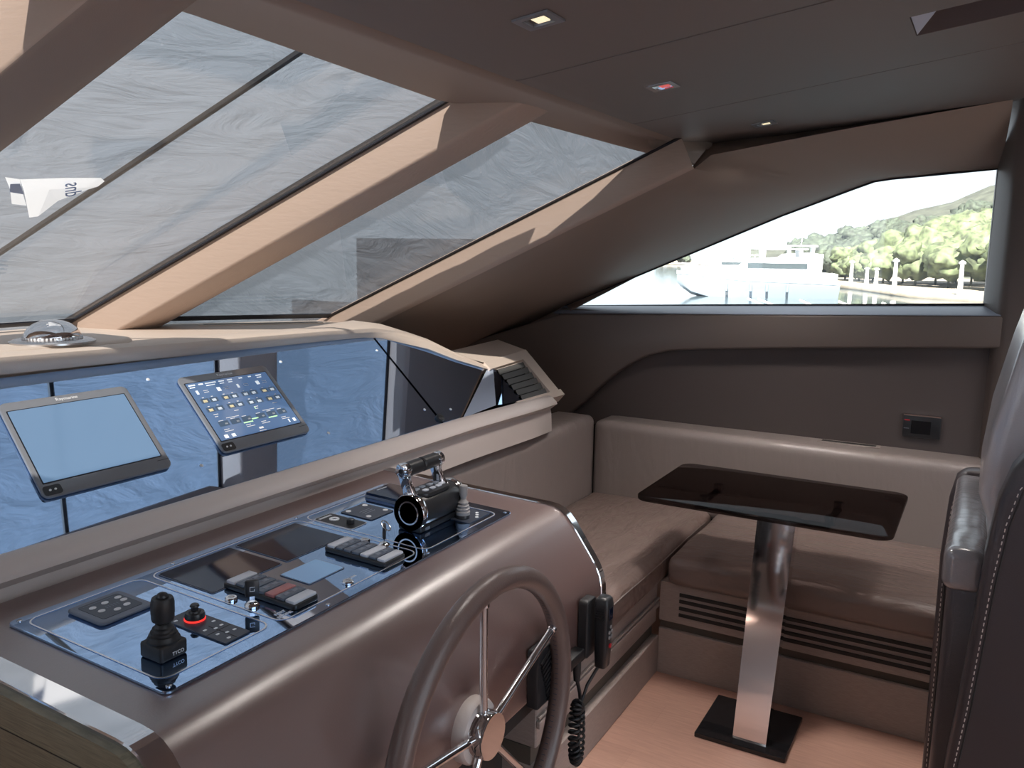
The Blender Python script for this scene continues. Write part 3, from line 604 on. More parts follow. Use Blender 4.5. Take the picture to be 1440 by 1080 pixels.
# monitors in the sloping glass
def monitor(xc, label, active):
    t = thing('marine_monitor', label, 'monitor', tuple(gp(xc, 0.211, 0.001)), 'navigation monitors in the dash', (R(38), 0, 0))
    w, h = 0.149, 0.129
    b = MB(); b.prism(rrect(-w, -h, w, h, 0.016), XY, 0.0, 0.008, 0.003, 2)
    b.build('bezel', 'bezel', t, smooth=45)
    MB().prism(rrect(-0.1395, -0.0965, 0.1345, 0.1045, 0.002), XY, 0.0082, 0.0088).build('screen_surround', 'seal', t, smooth=0)
    sc_ = MB().prism(rrect(-0.137, -0.094, 0.132, 0.102, 0.002), XY, 0.0088, 0.0094).build('screen', 'screen_map' if active else 'screen_blue', t, smooth=0)
    text('maker_name', 'Raymarine', 0.012, 'white_print', t, Matrix.Translation((-0.002+0.016, 0.1165, 0.0083)))
    MB().prism(rrect(-0.145, -0.126, -0.108, -0.103, 0.006), XY, 0.0082, 0.0092).build('button_pad', 'plastic', t, smooth=0)
    for dx in (-0.132, -0.121):
        MB().lathe([(0.0026, 0), (0.0026, 0.0012)], Matrix.Translation((dx, -0.1145, 0.0092)), 12).build('button', 'white_print', t, smooth=0)
    MB().box((0.118, -0.1065, 0.0082), (0.148, -0.1055, 0.0086)).build('card_slot', 'seal', t, smooth=0)
    if active:
        def q(mb, x, y, w_, h_): mb.quad(*[(a_*1.03, b_*1.19+0.002, 0.0097) for a_, b_ in ((x, y), (x+w_, y), (x+w_, y+h_), (x, y+h_))])
        tiles, white, amber, green, print_ = MB(), MB(), MB(), MB(), MB()
        for x, w_ in ((-0.128, 0.02), (-0.098, 0.014), (-0.078, 0.034), (-0.036, 0.018), (-0.008, 0.016), (0.03, 0.012), (0.062, 0.01), (0.088, 0.02)):
            q(white, x, 0.0755, w_, 0.0035); 
            if w_ > 0.015: q(white, x, 0.0695, w_*0.8, 0.0025)
        for c in range(4):
            cx_ = -0.122+c*0.064
            q(white, cx_+0.004, 0.050, 0.011 if c % 2 else 0.007, 0.011); q(print_, cx_+0.026, 0.057, 0.015, 0.0015); q(print_, cx_+0.026, 0.052, 0.015, 0.0015)
            for i in range(2):
                for j in range(2):
                    x = cx_+0.004+i*0.027; y = 0.026-j*0.026
                    q(tiles, x-0.002, y-0.003, 0.024, 0.013); q(amber if (i == 0 and c != 2) else white, x+0.004, y-0.001, 0.012, 0.007); q(print_, x+0.006, y+0.012, 0.006, 0.002)
            q(print_, cx_+0.012, -0.012, 0.014, 0.0018); 
            if c % 2 == 0: q(print_, cx_+0.012, -0.018, 0.010, 0.0018)
        for c in range(2):
            bx = -0.112+c*0.118
            q(print_, bx+0.03, -0.027, 0.04, 0.0015)
            for k in range(3):
                q(tiles, bx+k*0.036, -0.046, 0.030, 0.014); q(print_, bx+k*0.036+0.018, -0.042, 0.008, 0.004); q(print_, bx+k*0.036+0.004, -0.031, 0.014, 0.0014)
            q(green, bx+0.07-c*0.036, -0.050, 0.030, 0.003)
            for k in (0, 2):
                q(print_, bx+k*0.034+0.004, -0.056, 0.016, 0.0016); q(print_, bx+k*0.034+0.004, -0.061, 0.026, 0.0016)
        q(green, -0.012, -0.044, 0.022, 0.003); q(green, 0.018, -0.018, 0.003, 0.006)
        q(white, -0.118, -0.077, 0.011, 0.009); q(white, -0.096, -0.077, 0.011, 0.008); q(white, 0.094, -0.073, 0.004, 0.009); q(white, 0.110, -0.073, 0.009, 0.009); q(print_, -0.008, -0.073, 0.014, 0.005); q(print_, -0.012, -0.079, 0.022, 0.0015)
        # the readout is the screen's own surface pattern: same mesh, further material slots
        bm_ = bmesh.new(); bm_.from_mesh(sc_.data)
        for k_, (mb_, mn_) in enumerate(((tiles, 'lit_tile'), (white, 'lit_white'), (amber, 'lit_amber'), (green, 'lit_green'), (print_, 'white_print')), 1):
            sc_.data.materials.append(M[mn_])
            for f_ in mb_.bm.faces: bm_.faces.new([bm_.verts.new(v_.co) for v_ in f_.verts]).material_index = k_
            mb_.bm.free()
        bm_.to_mesh(sc_.data); bm_.free()
    for c in t.children:
        if c.type == 'MESH' and c.name.split('.')[0] != 'maker_name':
            # the panel's side edges rake towards port: the monitor casing follows them
            c.data.transform(Matrix(((1, 0.14, 0, 0), (0, 1, 0, 0), (0, 0, 1, 0), (0, 0, 0, 1))))
monitor(1.0935, 'large monitor with blank pale blue screen in the sloping dash', False)
monitor(1.535, 'monitor showing rows of small engine gauges in the sloping dash', True)

# ================================================================ HELM CONSOLE
TH = math.atan(0.0315)
def pz(y): return 0.85 + (y-0.917)*0.0315
CP = [(1.372, pz(1.372)), (0.885, pz(0.885)), (0.862, 0.8465), (0.845, 0.840), (0.830, 0.829), (0.816, 0.813), (0.790, 0.777), (0.765, 0.742), (0.752, 0.722), (0.742, 0.700), (0.737, 0.676), (0.735, 0.640), (0.735, 0.562), (0.740, 0.552), (0.752, 0.548), (1.372, 0.548)]
con = thing('helm_console', 'brown leather helm console with chrome trimmed ends', 'console', (1.17, 1.05, 0))
def off(p): return lambda u, v, w: (w-1.17, u-1.05, v)
MB().prism(CP, off(0), 0.630, 1.735).build('body', 'console_leather', con, smooth=40)
def grow(d):
    # offset the profile outwards by d (simple vertex normal offset in the Y-Z plane)
    n_ = len(CP); out_ = []
    for i, (y, z) in enumerate(CP):
        a = Vector(CP[i-1]); b = Vector(CP[(i+1) % n_]); t = (b-a).normalized(); nn = Vector((-t.y, t.x))
        c = Vector((1.05, 0.70)); p = Vector((y, z))
        if (p-c).dot(nn) < 0: nn = -nn
        out_.append((y+nn.x*d, z+nn.y*d))
    return out_
MB().prism(grow(0.004), off(0), 0.590, 0.630, 0.002, 1).build('end_trim', 'chrome', con, smooth=40)
MB().prism(grow(0.004), off(0), 1.735, 1.762, 0.002, 1).build('end_trim', 'chrome', con, smooth=40)
wsd = MB(); wsd.prism(grow(-0.003), off(0), 0.578, 0.5905)
wp = wsd.build('side_panel', 'wood_side', con, smooth=0)
MB().box((0.5775-1.17, 0.745-1.05, 0.802), (0.5781-1.17, 1.37-1.05, 0.8035)).build('groove', 'dark', wp, smooth=0)
MB().box((0.66-1.17, 0.98-1.05, 0.0), (1.71-1.17, 1.375-1.05, 0.548)).build('pedestal', 'dark', con, smooth=0)
MB().box((0.60-1.17, 0.76-1.05, 0.50), (1.74-1.17, 1.37-1.05, 0.547)).build('underside', 'dark', con, smooth=0)

# control panel of black glass let into the console top
PM = Matrix.Translation((0.69, 0.917, pz(0.917)+0.0005)) @ Matrix.Rotation(TH, 4, 'X')      # local (u, v, n)
pan = thing('control_panel', 'black glass control panel with white outlines on the console top', 'panel'); pan.matrix_world = PM
MB().prism(rrect(0, 0, 0.942, 0.370, 0.012), XY, 0, 0.005, 0.001, 1).build('glass_sheet', 'glass_black', pan, smooth=0)
def outline(x0, y0, x1, y1, r=0.022, w=0.0014):
    a = rrect(x0, y0, x1, y1, r); b = rrect(x0+w*2, y0+w*2, x1-w*2, y1-w*2, r-w*2)
    m_ = MB(); 
    t = bmesh.new(); A = [t.verts.new((*p, 0.0058)) for p in a]; B = [t.verts.new((*p, 0.0058)) for p in b]
    for i in range(len(a)): k = (i+1) % len(a); t.faces.new((A[i], A[k], B[k], B[i]))
    m_.merge(t); m_.build('white_outline', 'line_print', pan, smooth=0)
outline(0.016, 0.029, 0.224, 0.352); outline(0.238, 0.025, 0.612, 0.349); outline(0.627, 0.019, 0.911, 0.347)
for u, v in ((0.014, 0.012), (0.014, 0.358), (0.30, 0.360), (0.62, 0.360), (0.928, 0.358), (0.928, 0.012), (0.62, 0.010), (0.33, 0.010)):
    MB().lathe([(0.004, 0.005), (0.004, 0.0062), (0.0025, 0.0066), (0, 0.0066)], Matrix.Translation((u, v, 0)), 12).build('screw', 'brushed', pan)
def dev(name, label, cat, u, v, group=None, n_=0.0055):
    t = thing(name, label, cat, (0,0,0), group); t.matrix_world = PM @ Matrix.Translation((u, v, n_)); return t
# two dark displays and a small one, each with a thin rim
def display(u0, v0, u1, v1, label, m='display_dark', rim='keypad_rim', th=0.0015):
    t = dev('flush_display', label, 'display', (u0+u1)/2, (v0+v1)/2, 'flush displays in the control panel'); w, h = (u1-u0)/2, (v1-v0)/2
    MB().prism(rrect(-w, -h, w, h, 0.004), XY, 0, th*0.5).build('rim', rim, t, smooth=0)
    MB().prism(rrect(-w+0.002, -h+0.002, w-0.002, h-0.002, 0.003), XY, th*0.5, th).build('screen', m, t, smooth=0)
    return t
display(0.250, 0.196, 0.414, 0.338, 'dark flush display at the port side of the console panel')
display(0.426, 0.196, 0.592, 0.336, 'dark flush display in the middle of the console panel')
display(0.372, 0.090, 0.467, 0.163, 'small pale touch screen between the two key rows', 'screen_blue')
rd = display(0.822, 0.236, 0.918, 0.336, 'small raised display behind the throttle on the console panel', th=0.012)
MB().box((-0.018, 0.034, 0.0121), (0.018, 0.038, 0.0123)).build('printed_line', 'line_print', rd, smooth=0)
# key rows: capsule of rocker keys, pale ends
def keys(u, v0, v1, w, label, red):
    t = dev('key_row', label, 'switch', u, (v0+v1)/2, 'rows of rocker keys'); h = (v1-v0)/2
    MB().prism(rrect(-w, -h, w, h, 0.008), XY, 0, 0.009, 0.002, 2).build('housing', 'plastic', t, smooth=40)
    n_ = 7
    for k in range(n_):
        y0 = -h+0.004+k*(2*h-0.008)/n_; y1 = y0+(2*h-0.008)/n_-0.002
        m_ = 'key_light' if k in (0, n_-1) or (k == 2 and not red) else ('key_red' if red and k == 2 else 'key_grey')
        kk = MB().box((-w+0.003, y0, 0.008), (w-0.003, y1, 0.0145), 0.0025, 2).build('rocker_key', m_, t, smooth=40)
        if m_ == 'key_grey':
            for dx in (-0.010, 0.010):
                MB().prism([( dx-0.006, (y0+y1)/2-0.004), (dx+0.006, (y0+y1)/2-0.004), (dx+0.006, (y0+y1)/2+0.004), (dx-0.006, (y0+y1)/2+0.004)], XY, 0.0145, 0.0149).build('key_symbol', 'keypad_rim', kk, smooth=0)
keys(0.308, 0.035, 0.205, 0.030, 'row of rocker keys beside the ignition key at the port side', True)
keys(0.540, 0.028, 0.180, 0.033, 'row of rocker keys beside the throttle', False)
# starter buttons and ignition keys
def round_button(u, v, label, cat='button', r=0.0105, m='chrome', inner='brushed'):
    t = dev('push_button', label, cat, u, v, 'round push buttons')
    MB().lathe([(r, 0), (r, 0.003), (r*0.85, 0.005), (r*0.7, 0.005)], n_=28).build('ring', m, t)
    MB().lathe([(r*0.66, 0.0), (r*0.66, 0.0045), (r*0.4, 0.0055), (0, 0.0057)], n_=24).build('cap', inner, t)
round_button(0.252, 0.154, 'chrome engine button beside the port ignition key')
round_button(0.596, 0.149, 'chrome engine button beside the starboard ignition key')
round_button(0.417, 0.041, 'chrome horn button at the front edge of the control panel')
def ignition(u, v, label, ang, ring=False):
    t = dev('ignition_key', label, 'key', u, v, 'ignition keys')
    MB().lathe([(0.0125, 0), (0.0125, 0.003), (0.010, 0.006), (0.0055, 0.009), (0.005, 0.009)], n_=28).build('lock_barrel', 'chrome', t)
    MB().box((-0.004, -0.0008, 0.007), (0.004, 0.0008, 0.02), mtx=Matrix.Rotation(R(ang), 4, 'Z')).build('key_blade', 'brushed', t, smooth=0)
    kb = MB().box((-0.0115, -0.0035, 0.017), (0.0115, 0.0035, 0.046), 0.003, 2, Matrix.Rotation(R(ang), 4, 'Z')).build('key_head', 'plastic', t, smooth=40)
    if ring:
        MB().tube([(0.009*math.cos(a), 0.009*math.sin(a)-0.004, 0.044+0.008*math.sin(a)) for a in [2*math.pi*k/24 for k in range(24)]], 0.0013, 8, closed=True).build('key_ring', 'brushed', t)
    else:
        sx = MB()
        for a, b in (((-0.004, 0.027), (0.004, 0.028)), ((-0.004, 0.034), (0.004, 0.035)), ((-0.004, 0.027), (-0.003, 0.035)), ((0.003, 0.027), (0.004, 0.031))):
            sx.box((a[0], -0.0039, a[1]), (b[0], -0.0036, b[1]), mtx=Matrix.Rotation(R(ang), 4, 'Z'))
        sx.build('key_mark', 'white_print', kb, smooth=0)
ignition(0.254, 0.107, 'port ignition key with black head standing upright in its lock', -38)
ignition(0.597, 0.101, 'starboard ignition key with a key ring beside the throttle', 40, True)
# rounded keypad of white buttons
kp = dev('keypad', 'slate grey keypad with seven white buttons behind the joystick', 'keypad', 0.117, 0.281)
MB().prism(rrect(-0.048, -0.046, 0.048, 0.046, 0.010), XY, 0, 0.006, 0.004, 3).build('housing', 'keypad_rim', kp, smooth=50)
MB().prism(rrect(-0.036, -0.034, 0.036, 0.034, 0.005), XY, 0.006, 0.0066).build('face', 'keypad', kp, smooth=0)
for x, y in ((-0.022, 0.014), (0.001, 0.016), (0.026, 0.018), (-0.020, -0.006), (0.026, 0.003), (-0.002, -0.020), (0.018, -0.016)):
    MB().prism([(x+0.0058*math.cos(2*math.pi*k/18), y+0.0048*math.sin(2*math.pi*k/18)) for k in range(18)], XY, 0.0066, 0.0076).build('button', 'white_print', kp, smooth=0)
kt = MB()
for k in range(5): kt.box((-0.008+k*0.005, -0.004, 0.0067), (-0.0068+k*0.005, 0.004, 0.0069))
kt.box((-0.030, 0.027, 0.0067), (0.024, 0.0285, 0.0069))
kt.build('printed_marks', 'keypad_rim', kp, smooth=0)
# joystick
js = dev('joystick', 'tall black joystick with rubber bellows at the near corner of the console', 'joystick', 0.068, 0.090)
js.scale = (0.87, 0.87, 0.90)
MB().prism(rrect(-0.027, -0.027, 0.027, 0.027, 0.005), XY, 0, 0.026, 0.004, 2).build('base', 'rubber', js, smooth=45)
MB().lathe([(0.026, 0.024), (0.027, 0.029), (0.024, 0.033), (0.0235, 0.036), (0.021, 0.037), (0.021, 0.041), (0.018, 0.043), (0.0175, 0.047), (0.014, 0.049), (0.012, 0.054), (0.009, 0.056)], n_=32).build('bellows', 'rubber', js)
MB().lathe([(0.008, 0.052), (0.010, 0.056), (0.0175, 0.060), (0.0185, 0.064), (0.0185, 0.071), (0.019, 0.072), (0.019, 0.090), (0.0175, 0.096), (0.0165, 0.098), (0.008, 0.0985)], n_=32).build('grip', 'rubber', js)
MB().lathe([(0.009, 0.0975), (0.0095, 0.100), (0.008, 0.104), (0.004, 0.1065), (0, 0.107)], n_=24).build('thumb_button', 'plastic', js)
text('maker_name', 'TYCO', 0.0085, 'white_print', js, Matrix.Translation((0.007, -0.0274, 0.009)) @ Matrix.Rotation(R(90), 4, 'X'))
# searchlight knob panel
kn = dev('knob_panel', 'slate panel with red ringed rotary knob in front of the ignition key', 'panel', 0.163, 0.108)
MB().prism(rrect(-0.025, -0.068, 0.024, 0.068, 0.002), XY, 0, 0.002).build('plate', 'keypad', kn, smooth=0)
MB().lathe([(0.0165, 0.002), (0.0165, 0.0042), (0.015, 0.005), (0.012, 0.005)], Matrix.Translation((0.004, 0.034, 0)), 32).build('light_ring', 'red_lit', kn)
kb_ = MB().lathe([(0.0155, 0.0045), (0.016, 0.010), (0.0145, 0.014), (0.0095, 0.0145), (0.0085, 0.017), (0.0055, 0.018), (0.006, 0.0225), (0.0075, 0.024), (0.006, 0.027), (0, 0.0275)], Matrix.Translation((0.004, 0.034, 0)), 32).build('knob', 'plastic', kn)
lk = MB()
for x, y in ((-0.018, 0.052), (0.015, 0.004), (-0.014, -0.010), (0.013, -0.016), (0.000, -0.018), (-0.012, -0.036), (0.014, -0.044), (0.001, -0.042), (-0.010, -0.058)):
    lk.prism(rrect(x-0.003, y-0.0022, x+0.003, y+0.0022, 0.001), XY, 0.002, 0.0024)
lk.build('button_symbols', 'line_print', kn, smooth=0)
MB().box((-0.024, -0.0265, 0.002), (0.023, -0.0255, 0.0023)).box((-0.002, -0.066, 0.002), (-0.001, -0.004, 0.0023)).build('divisions', 'dark', kn, smooth=0)
# right-hand group: four button keypad, thruster plate
k4 = dev('keypad', 'flat keypad with four white corner buttons behind the throttle', 'keypad', 0.742, 0.262)
MB().prism(rrect(-0.040, -0.044, 0.040, 0.044, 0.003), XY, 0, 0.0015).build('face', 'keypad', k4, smooth=0)
for x, y in ((-0.027, 0.032), (0.028, 0.030), (-0.027, -0.026), (0.029, -0.028)):
    MB().prism([(x+0.0062*math.cos(2*math.pi*k/18), y+0.0058*math.sin(2*math.pi*k/18)) for k in range(18)], XY, 0.0015, 0.003).build('button', 'white_print', k4, smooth=0)
dt = MB()
for i in range(8):
    for j in range(3): dt.box((-0.016+i*0.0045, -0.008+j*0.008, 0.0015), (-0.0145+i*0.0045, -0.0065+j*0.008, 0.0018))
dt.build('indicator_dots', 'line_print', k4, smooth=0)
tp = dev('thruster_plate', 'small outlined plate with a lit ring and a dark rotary switch', 'switch', 0.657, 0.266)
MB().prism(rrect(-0.026, -0.052, 0.028, 0.054, 0.006), XY, 0, 0.001).build('plate', 'line_print', tp, smooth=0)
MB().prism(rrect(-0.0245, -0.0505, 0.0265, 0.0525, 0.005), XY, 0.001, 0.0014).build('face', 'plastic', tp, smooth=0)
MB().lathe([(0.011, 0.0014), (0.011, 0.0035), (0.006, 0.0035), (0.006, 0.0014)], Matrix.Translation((0.0, 0.018, 0)), 28).build('lit_ring', 'white_print', tp)
MB().lathe([(0.0085, 0.0014), (0.0085, 0.010), (0.006, 0.012), (0, 0.012)], Matrix.Translation((0.002, -0.026, 0)), 24).build('rotary_switch', 'plastic', tp)
MB().box((-0.020, 0.040, 0.0014), (0.018, 0.046, 0.0018)).build('printed_line', 'line_print', tp, smooth=0)
# captions printed on the glass
text('caption', 'HORN', 0.008, 'white_print', pan, Matrix.Translation((0.440, 0.052, 0.0054)))
text('caption', 'PORT', 0.009, 'white_print', pan, Matrix.Translation((0.262, 0.052, 0.0054))); text('caption', 'ENGINE', 0.009, 'white_print', pan, Matrix.Translation((0.262, 0.041, 0.0054)))

# throttle: chrome-ringed barrel along the beam, twin chrome arms and a split grip
th = dev('throttle', 'twin-grip engine throttle with black barrel and chrome arms', 'throttle', 0.765, 0.112)
RX = Matrix.Rotation(R(90), 4, 'Y')
def bar(x0, z=0.0405): return Matrix.Translation((x0, 0, z)) @ RX
MB().prism(rrect(-0.070, -0.030, 0.072, 0.030, 0.006), XY, 0, 0.014, 0.004, 2).build('foot', 'plastic', th, smooth=45)
MB().box((-0.055, -0.0312, 0.003), (-0.037, -0.0302, 0.010)).build('name_plate', 'brushed', th, smooth=0)
MB().lathe([(0.034, 0.0), (0.0375, 0.01), (0.0375, 0.13), (0.034, 0.140)], bar(-0.056), 40).build('barrel', 'plastic', th)
MB().lathe([(0.030, -0.004), (0.0385, -0.006), (0.0405, -0.002), (0.0405, 0.008), (0.038, 0.012)], bar(-0.066), 40).build('end_ring', 'chrome', th)
MB().lathe([(0.038, 0.0), (0.0405, 0.004), (0.0405, 0.012), (0.038, 0.016), (0.02, 0.017)], bar(0.078), 40).build('end_ring', 'chrome', th)
MB().lathe([(0.0385, -0.0064), (0.026, -0.0064), (0.024, 0.004), (0.0, 0.006)], bar(-0.066), 40).build('end_disc', 'plastic', th)
MB().lathe([(0.0255, -0.0074), (0.0255, -0.006), (0.023, -0.006), (0.022, 0.004), (0.0225, -0.0074)], bar(-0.066), 40).build('inner_ring', 'chrome', th)
MB().lathe([(0.012, 0.004), (0.014, -0.002), (0.008, -0.003), (0, -0.002)], bar(-0.066), 28).build('hub_cap', 'chrome', th)
tb = MB(); tb.prism(rrect(-0.050, -0.026, 0.056, 0.026, 0.02), XY, 0.0705, 0.080, 0.003, 2)
tbo = tb.build('key_deck', 'plastic', th, smooth=45)
for x, y in ((-0.032, 0.010), (-0.008, 0.012), (0.016, 0.010), (0.036, 0.008), (-0.024, -0.008), (0.000, -0.010), (0.022, -0.010), (0.040, -0.006)):
    MB().prism(rrect(x-0.008, y-0.005, x+0.008, y+0.005, 0.003), XY, 0.080, 0.0822).build('button', 'key_light', tbo, smooth=0)
for x, xt in ((-0.052, -0.084), (0.060, 0.028)):
    a = MB(); rings = []
    for f, y, z, hw, ht in ((0, 0.004, 0.064, 0.010, 0.015), (0.25, 0.010, 0.088, 0.008, 0.011), (0.6, 0.012, 0.112, 0.007, 0.010), (0.9, 0.010, 0.130, 0.009, 0.014), (1, 0.004, 0.141, 0.009, 0.014)):
        xx = x+(xt-x)*f
        rings.append([(xx-hw, y-ht, z), (xx-hw*0.6, y-ht*1.25, z), (xx+hw*0.6, y-ht*1.25, z), (xx+hw, y-ht, z), (xx+hw, y+ht, z), (xx-hw, y+ht, z)])
    a.loft(rings, close=True); a.build('lever_arm', 'chrome', th, smooth=50)
for x0_, x1_ in ((-0.082, -0.030), (-0.027, 0.028)):
    MB().lathe([(0.013, 0), (0.0155, 0.003), (0.0155, x1_-x0_-0.003), (0.013, x1_-x0_)], Matrix.Translation((x0_, 0.004, 0.136)) @ RX, 28).build('grip', 'plastic', th)
for x in (-0.095, 0.028):
    MB().lathe([(0.010, 0), (0.0165, 0.003), (0.0165, 0.013), (0.014, 0.016)], Matrix.Translation((x, 0.004, 0.136)) @ RX, 28).build('grip_cap', 'chrome', th)
MB().lathe([(0.0052, -0.001), (0.0052, 0.002), (0.002, 0.002), (0.002, -0.001)], Matrix.Translation((-0.097, 0.004, 0.136)) @ RX, 20).build('end_badge', 'plastic', th)
# two grey thruster sticks
def stick(u, v, label):
    t = dev('thruster_stick', label, 'joystick', u, v, 'grey thruster sticks')
    MB().lathe([(0.0165, 0), (0.0165, 0.008), (0.0160, 0.009)], n_=28).build('collar', 'plastic', t)
    MB().lathe([(0.0160, 0.008), (0.0165, 0.016), (0.0135, 0.018), (0.0155, 0.023), (0.0125, 0.025), (0.0140, 0.030), (0.0105, 0.032), (0.0120, 0.037), (0.0085, 0.040), (0.0065, 0.044)], n_=28).build('bellows', 'grey_plastic', t)
    MB().lathe([(0.0062, 0.042), (0.0065, 0.048), (0.0088, 0.054), (0.0092, 0.070), (0.0088, 0.075), (0.004, 0.077), (0, 0.077)], n_=24).build('grip', 'grey_plastic', t)
stick(0.836, 0.068, 'grey thruster stick in front, beside the throttle')
stick(0.853, 0.128, 'grey thruster stick half hidden behind the throttle')
k3 = dev('keypad', 'small keypad with three white buttons at the foot of the grey stick', 'keypad', 0.862, 0.063)
MB().prism(rrect(-0.050, -0.028, 0.038, 0.028, 0.003), XY, -0.0003, 0.0008).build('face', 'keypad', k3, smooth=0)
for x, y in ((-0.006, -0.020), (0.008, -0.012), (0.020, -0.004)):
    MB().lathe([(0.0042, 0.0008), (0.0042, 0.0018), (0, 0.002)], Matrix.Translation((x, y, 0)), 16).build('button', 'white_print', k3)

# ================================================================ STEERING WHEEL
sw = thing('steering_wheel', 'leather rimmed steering wheel with five chrome spokes', 'steering wheel', (1.163, 0.690, 0.616))
RR = 0.275
MB().tube([(RR*math.cos(2*math.pi*k/72), 0, RR*math.sin(2*math.pi*k/72)) for k in range(72)], 0.0205, 18, closed=True).build('rim', 'wheel_leather', sw)
st = MB()
for k in range(150):
    a = 2*math.pi*k/150
    st.box((-0.0008, -0.004, -0.0205), (0.0008, 0.004, -0.0200), mtx=Matrix.Rotation(-a+R(90), 4, 'Y') @ Matrix.Translation((0, 0, RR)))
st.build('rim_stitching', 'keypad', sw, smooth=0)
for k in range(5):
    a = R(24+72*k); d = Vector((math.cos(a), 0, math.sin(a)))
    sp = MB().tube([d*0.035+Vector((0, 0.012, 0)), d*0.12+Vector((0, 0.008, 0)), d*(RR-0.018)], 0.0072, 14).build('spoke', 'chrome', sw)
    MB().tube([d*(RR-0.026), d*(RR-0.018)], 0.0095, 14).build('spoke_ferrule', 'chrome', sp)
RXm = Matrix.Rotation(R(90), 4, 'X')
MB().lathe([(0.0, 0.006), (0.040, 0.006), (0.0415, 0.002), (0.0415, -0.008), (0.038, -0.012)], RXm, 40).build('hub_disc', 'chrome', sw)
MB().lathe([(0.042, -0.040), (0.042, -0.012), (0.038, -0.006)], RXm, 40).build('hub_drum', 'chrome', sw)
MB().lathe([(0.056, -0.050), (0.058, -0.046), (0.058, -0.028), (0.054, -0.022), (0.040, -0.022)], RXm, 40).build('hub_ring', 'ledge_vinyl', sw)

# ================================================================ HANDSET AND SPEAKER ON THE CONSOLE FACE
sg = thing('speaker_grille', 'small black louvred box on the console face behind the steering wheel', 'grille', (1.425, 0.734, 0.612))
MB().prism(rrect(-0.052, -0.062, 0.040, 0.062, 0.006), XZ, -0.026, 0.0, 0.004, 2).build('housing', 'plastic', sg, smooth=40)
for k in range(10):
    MB().box((-0.030, -0.030, -0.050+k*0.0105), (0.032, -0.025, -0.044+k*0.0105), mtx=Matrix.Rotation(R(-20), 4, 'Y')).build('slat', 'rubber', sg, smooth=0)
hs = thing('radio_handset', 'black radio handset with red button hanging at the console end', 'handset', (1.660, 0.734, 0.63))
MB().prism(rrect(-0.052, -0.075, -0.004, 0.060, 0.010), XZ, -0.024, 0.0, 0.004, 2).build('cradle', 'rubber', hs, smooth=45)
hb = MB(); rings = []
for z, w, d in ((-0.098, 0.014, 0.011), (-0.094, 0.018, 0.014), (-0.05, 0.019, 0.016), (0.01, 0.020, 0.017), (0.048, 0.021, 0.018), (0.062, 0.019, 0.016), (0.067, 0.014, 0.011)):
    rings.append([(w*math.copysign(abs(math.cos(a))**0.5, math.cos(a))-0.016, d*math.copysign(abs(math.sin(a))**0.5, math.sin(a))-0.047, z) for a in [2*math.pi*k/24 for k in range(24)]])
hb.loft(rings, close=True); hb.build('body', 'plastic', hs, smooth=50)
for k, (x, z) in enumerate(((-0.022, -0.012), (-0.009, -0.012), (-0.022, -0.024), (-0.009, -0.024), (-0.016, 0.0))):
    MB().lathe([(0.004, 0), (0.004, 0.002), (0, 0.0026)], Matrix.Translation((x, -0.0635, z)) @ RXm, 14).build('button', 'grey_plastic', hs)
MB().lathe([(0.0055, 0), (0.0055, 0.003), (0, 0.0036)], Matrix.Translation((-0.016, -0.0625, -0.045)) @ RXm, 16).build('red_button', 'red', hs)
MB().box((-0.026, -0.0650, 0.016), (-0.006, -0.0625, 0.044), 0.001, 1).build('display_window', 'display_dark', hs, smooth=0)
for k in range(5): MB().box((-0.0385, -0.056, 0.018+k*0.006), (-0.034, -0.036, 0.021+k*0.006)).build('grip_rib', 'rubber', hs, smooth=0)
hk = thing('cable_socket', 'black cable socket under the radio handset on the console edge', 'socket', (1.560, 0.722, 0.578))
MB().box((-0.04, -0.014, -0.012), (0.035, 0.012, 0.012), 0.004, 2).build('block', 'rubber', hk, smooth=40)
MB().lathe([(0.007, -0.05), (0.009, -0.03), (0.009, 0.0)], Matrix.Translation((0.02, -0.003, -0.01)), 14).build('strain_relief', 'rubber', hk)
cord = MB()
cord.tube([(1.580, 0.719, 0.545), (1.586, 0.722, 0.52), (1.600, 0.72, 0.48), (1.602, 0.718, 0.455), (1.590, 0.716, 0.448)], 0.0042, 8)
cord.tube([(1.655, 0.690, 0.54), (1.640, 0.70, 0.52), (1.622, 0.712, 0.49), (1.600, 0.715, 0.46), (1.596, 0.716, 0.448)], 0.0036, 8)
hel = []
for k in range(420):
    s = k/419; a = 2*math.pi*26*s
    # hanging loop of coiled cable: down one side and up the other
    ph = math.pi*2*s; cx_ = 1.572-0.002*math.cos(ph)+0.030*0.45*math.sin(ph); cz_ = 0.400+0.066*math.cos(ph)
    tg = Vector((0.0135*math.cos(ph), 0, -0.066*math.sin(ph))).normalized(); n1 = Vector((0, 1, 0)); n2 = tg.cross(n1)
    hel.append(Vector((cx_, 0.712, cz_)) + (n1*math.cos(a)+n2*math.sin(a))*0.011)
cord.tube(hel, 0.0034, 6)
tag(cord.build('coiled_cord', 'rubber'), 'black coiled cord hanging below the radio handset', 'cord')

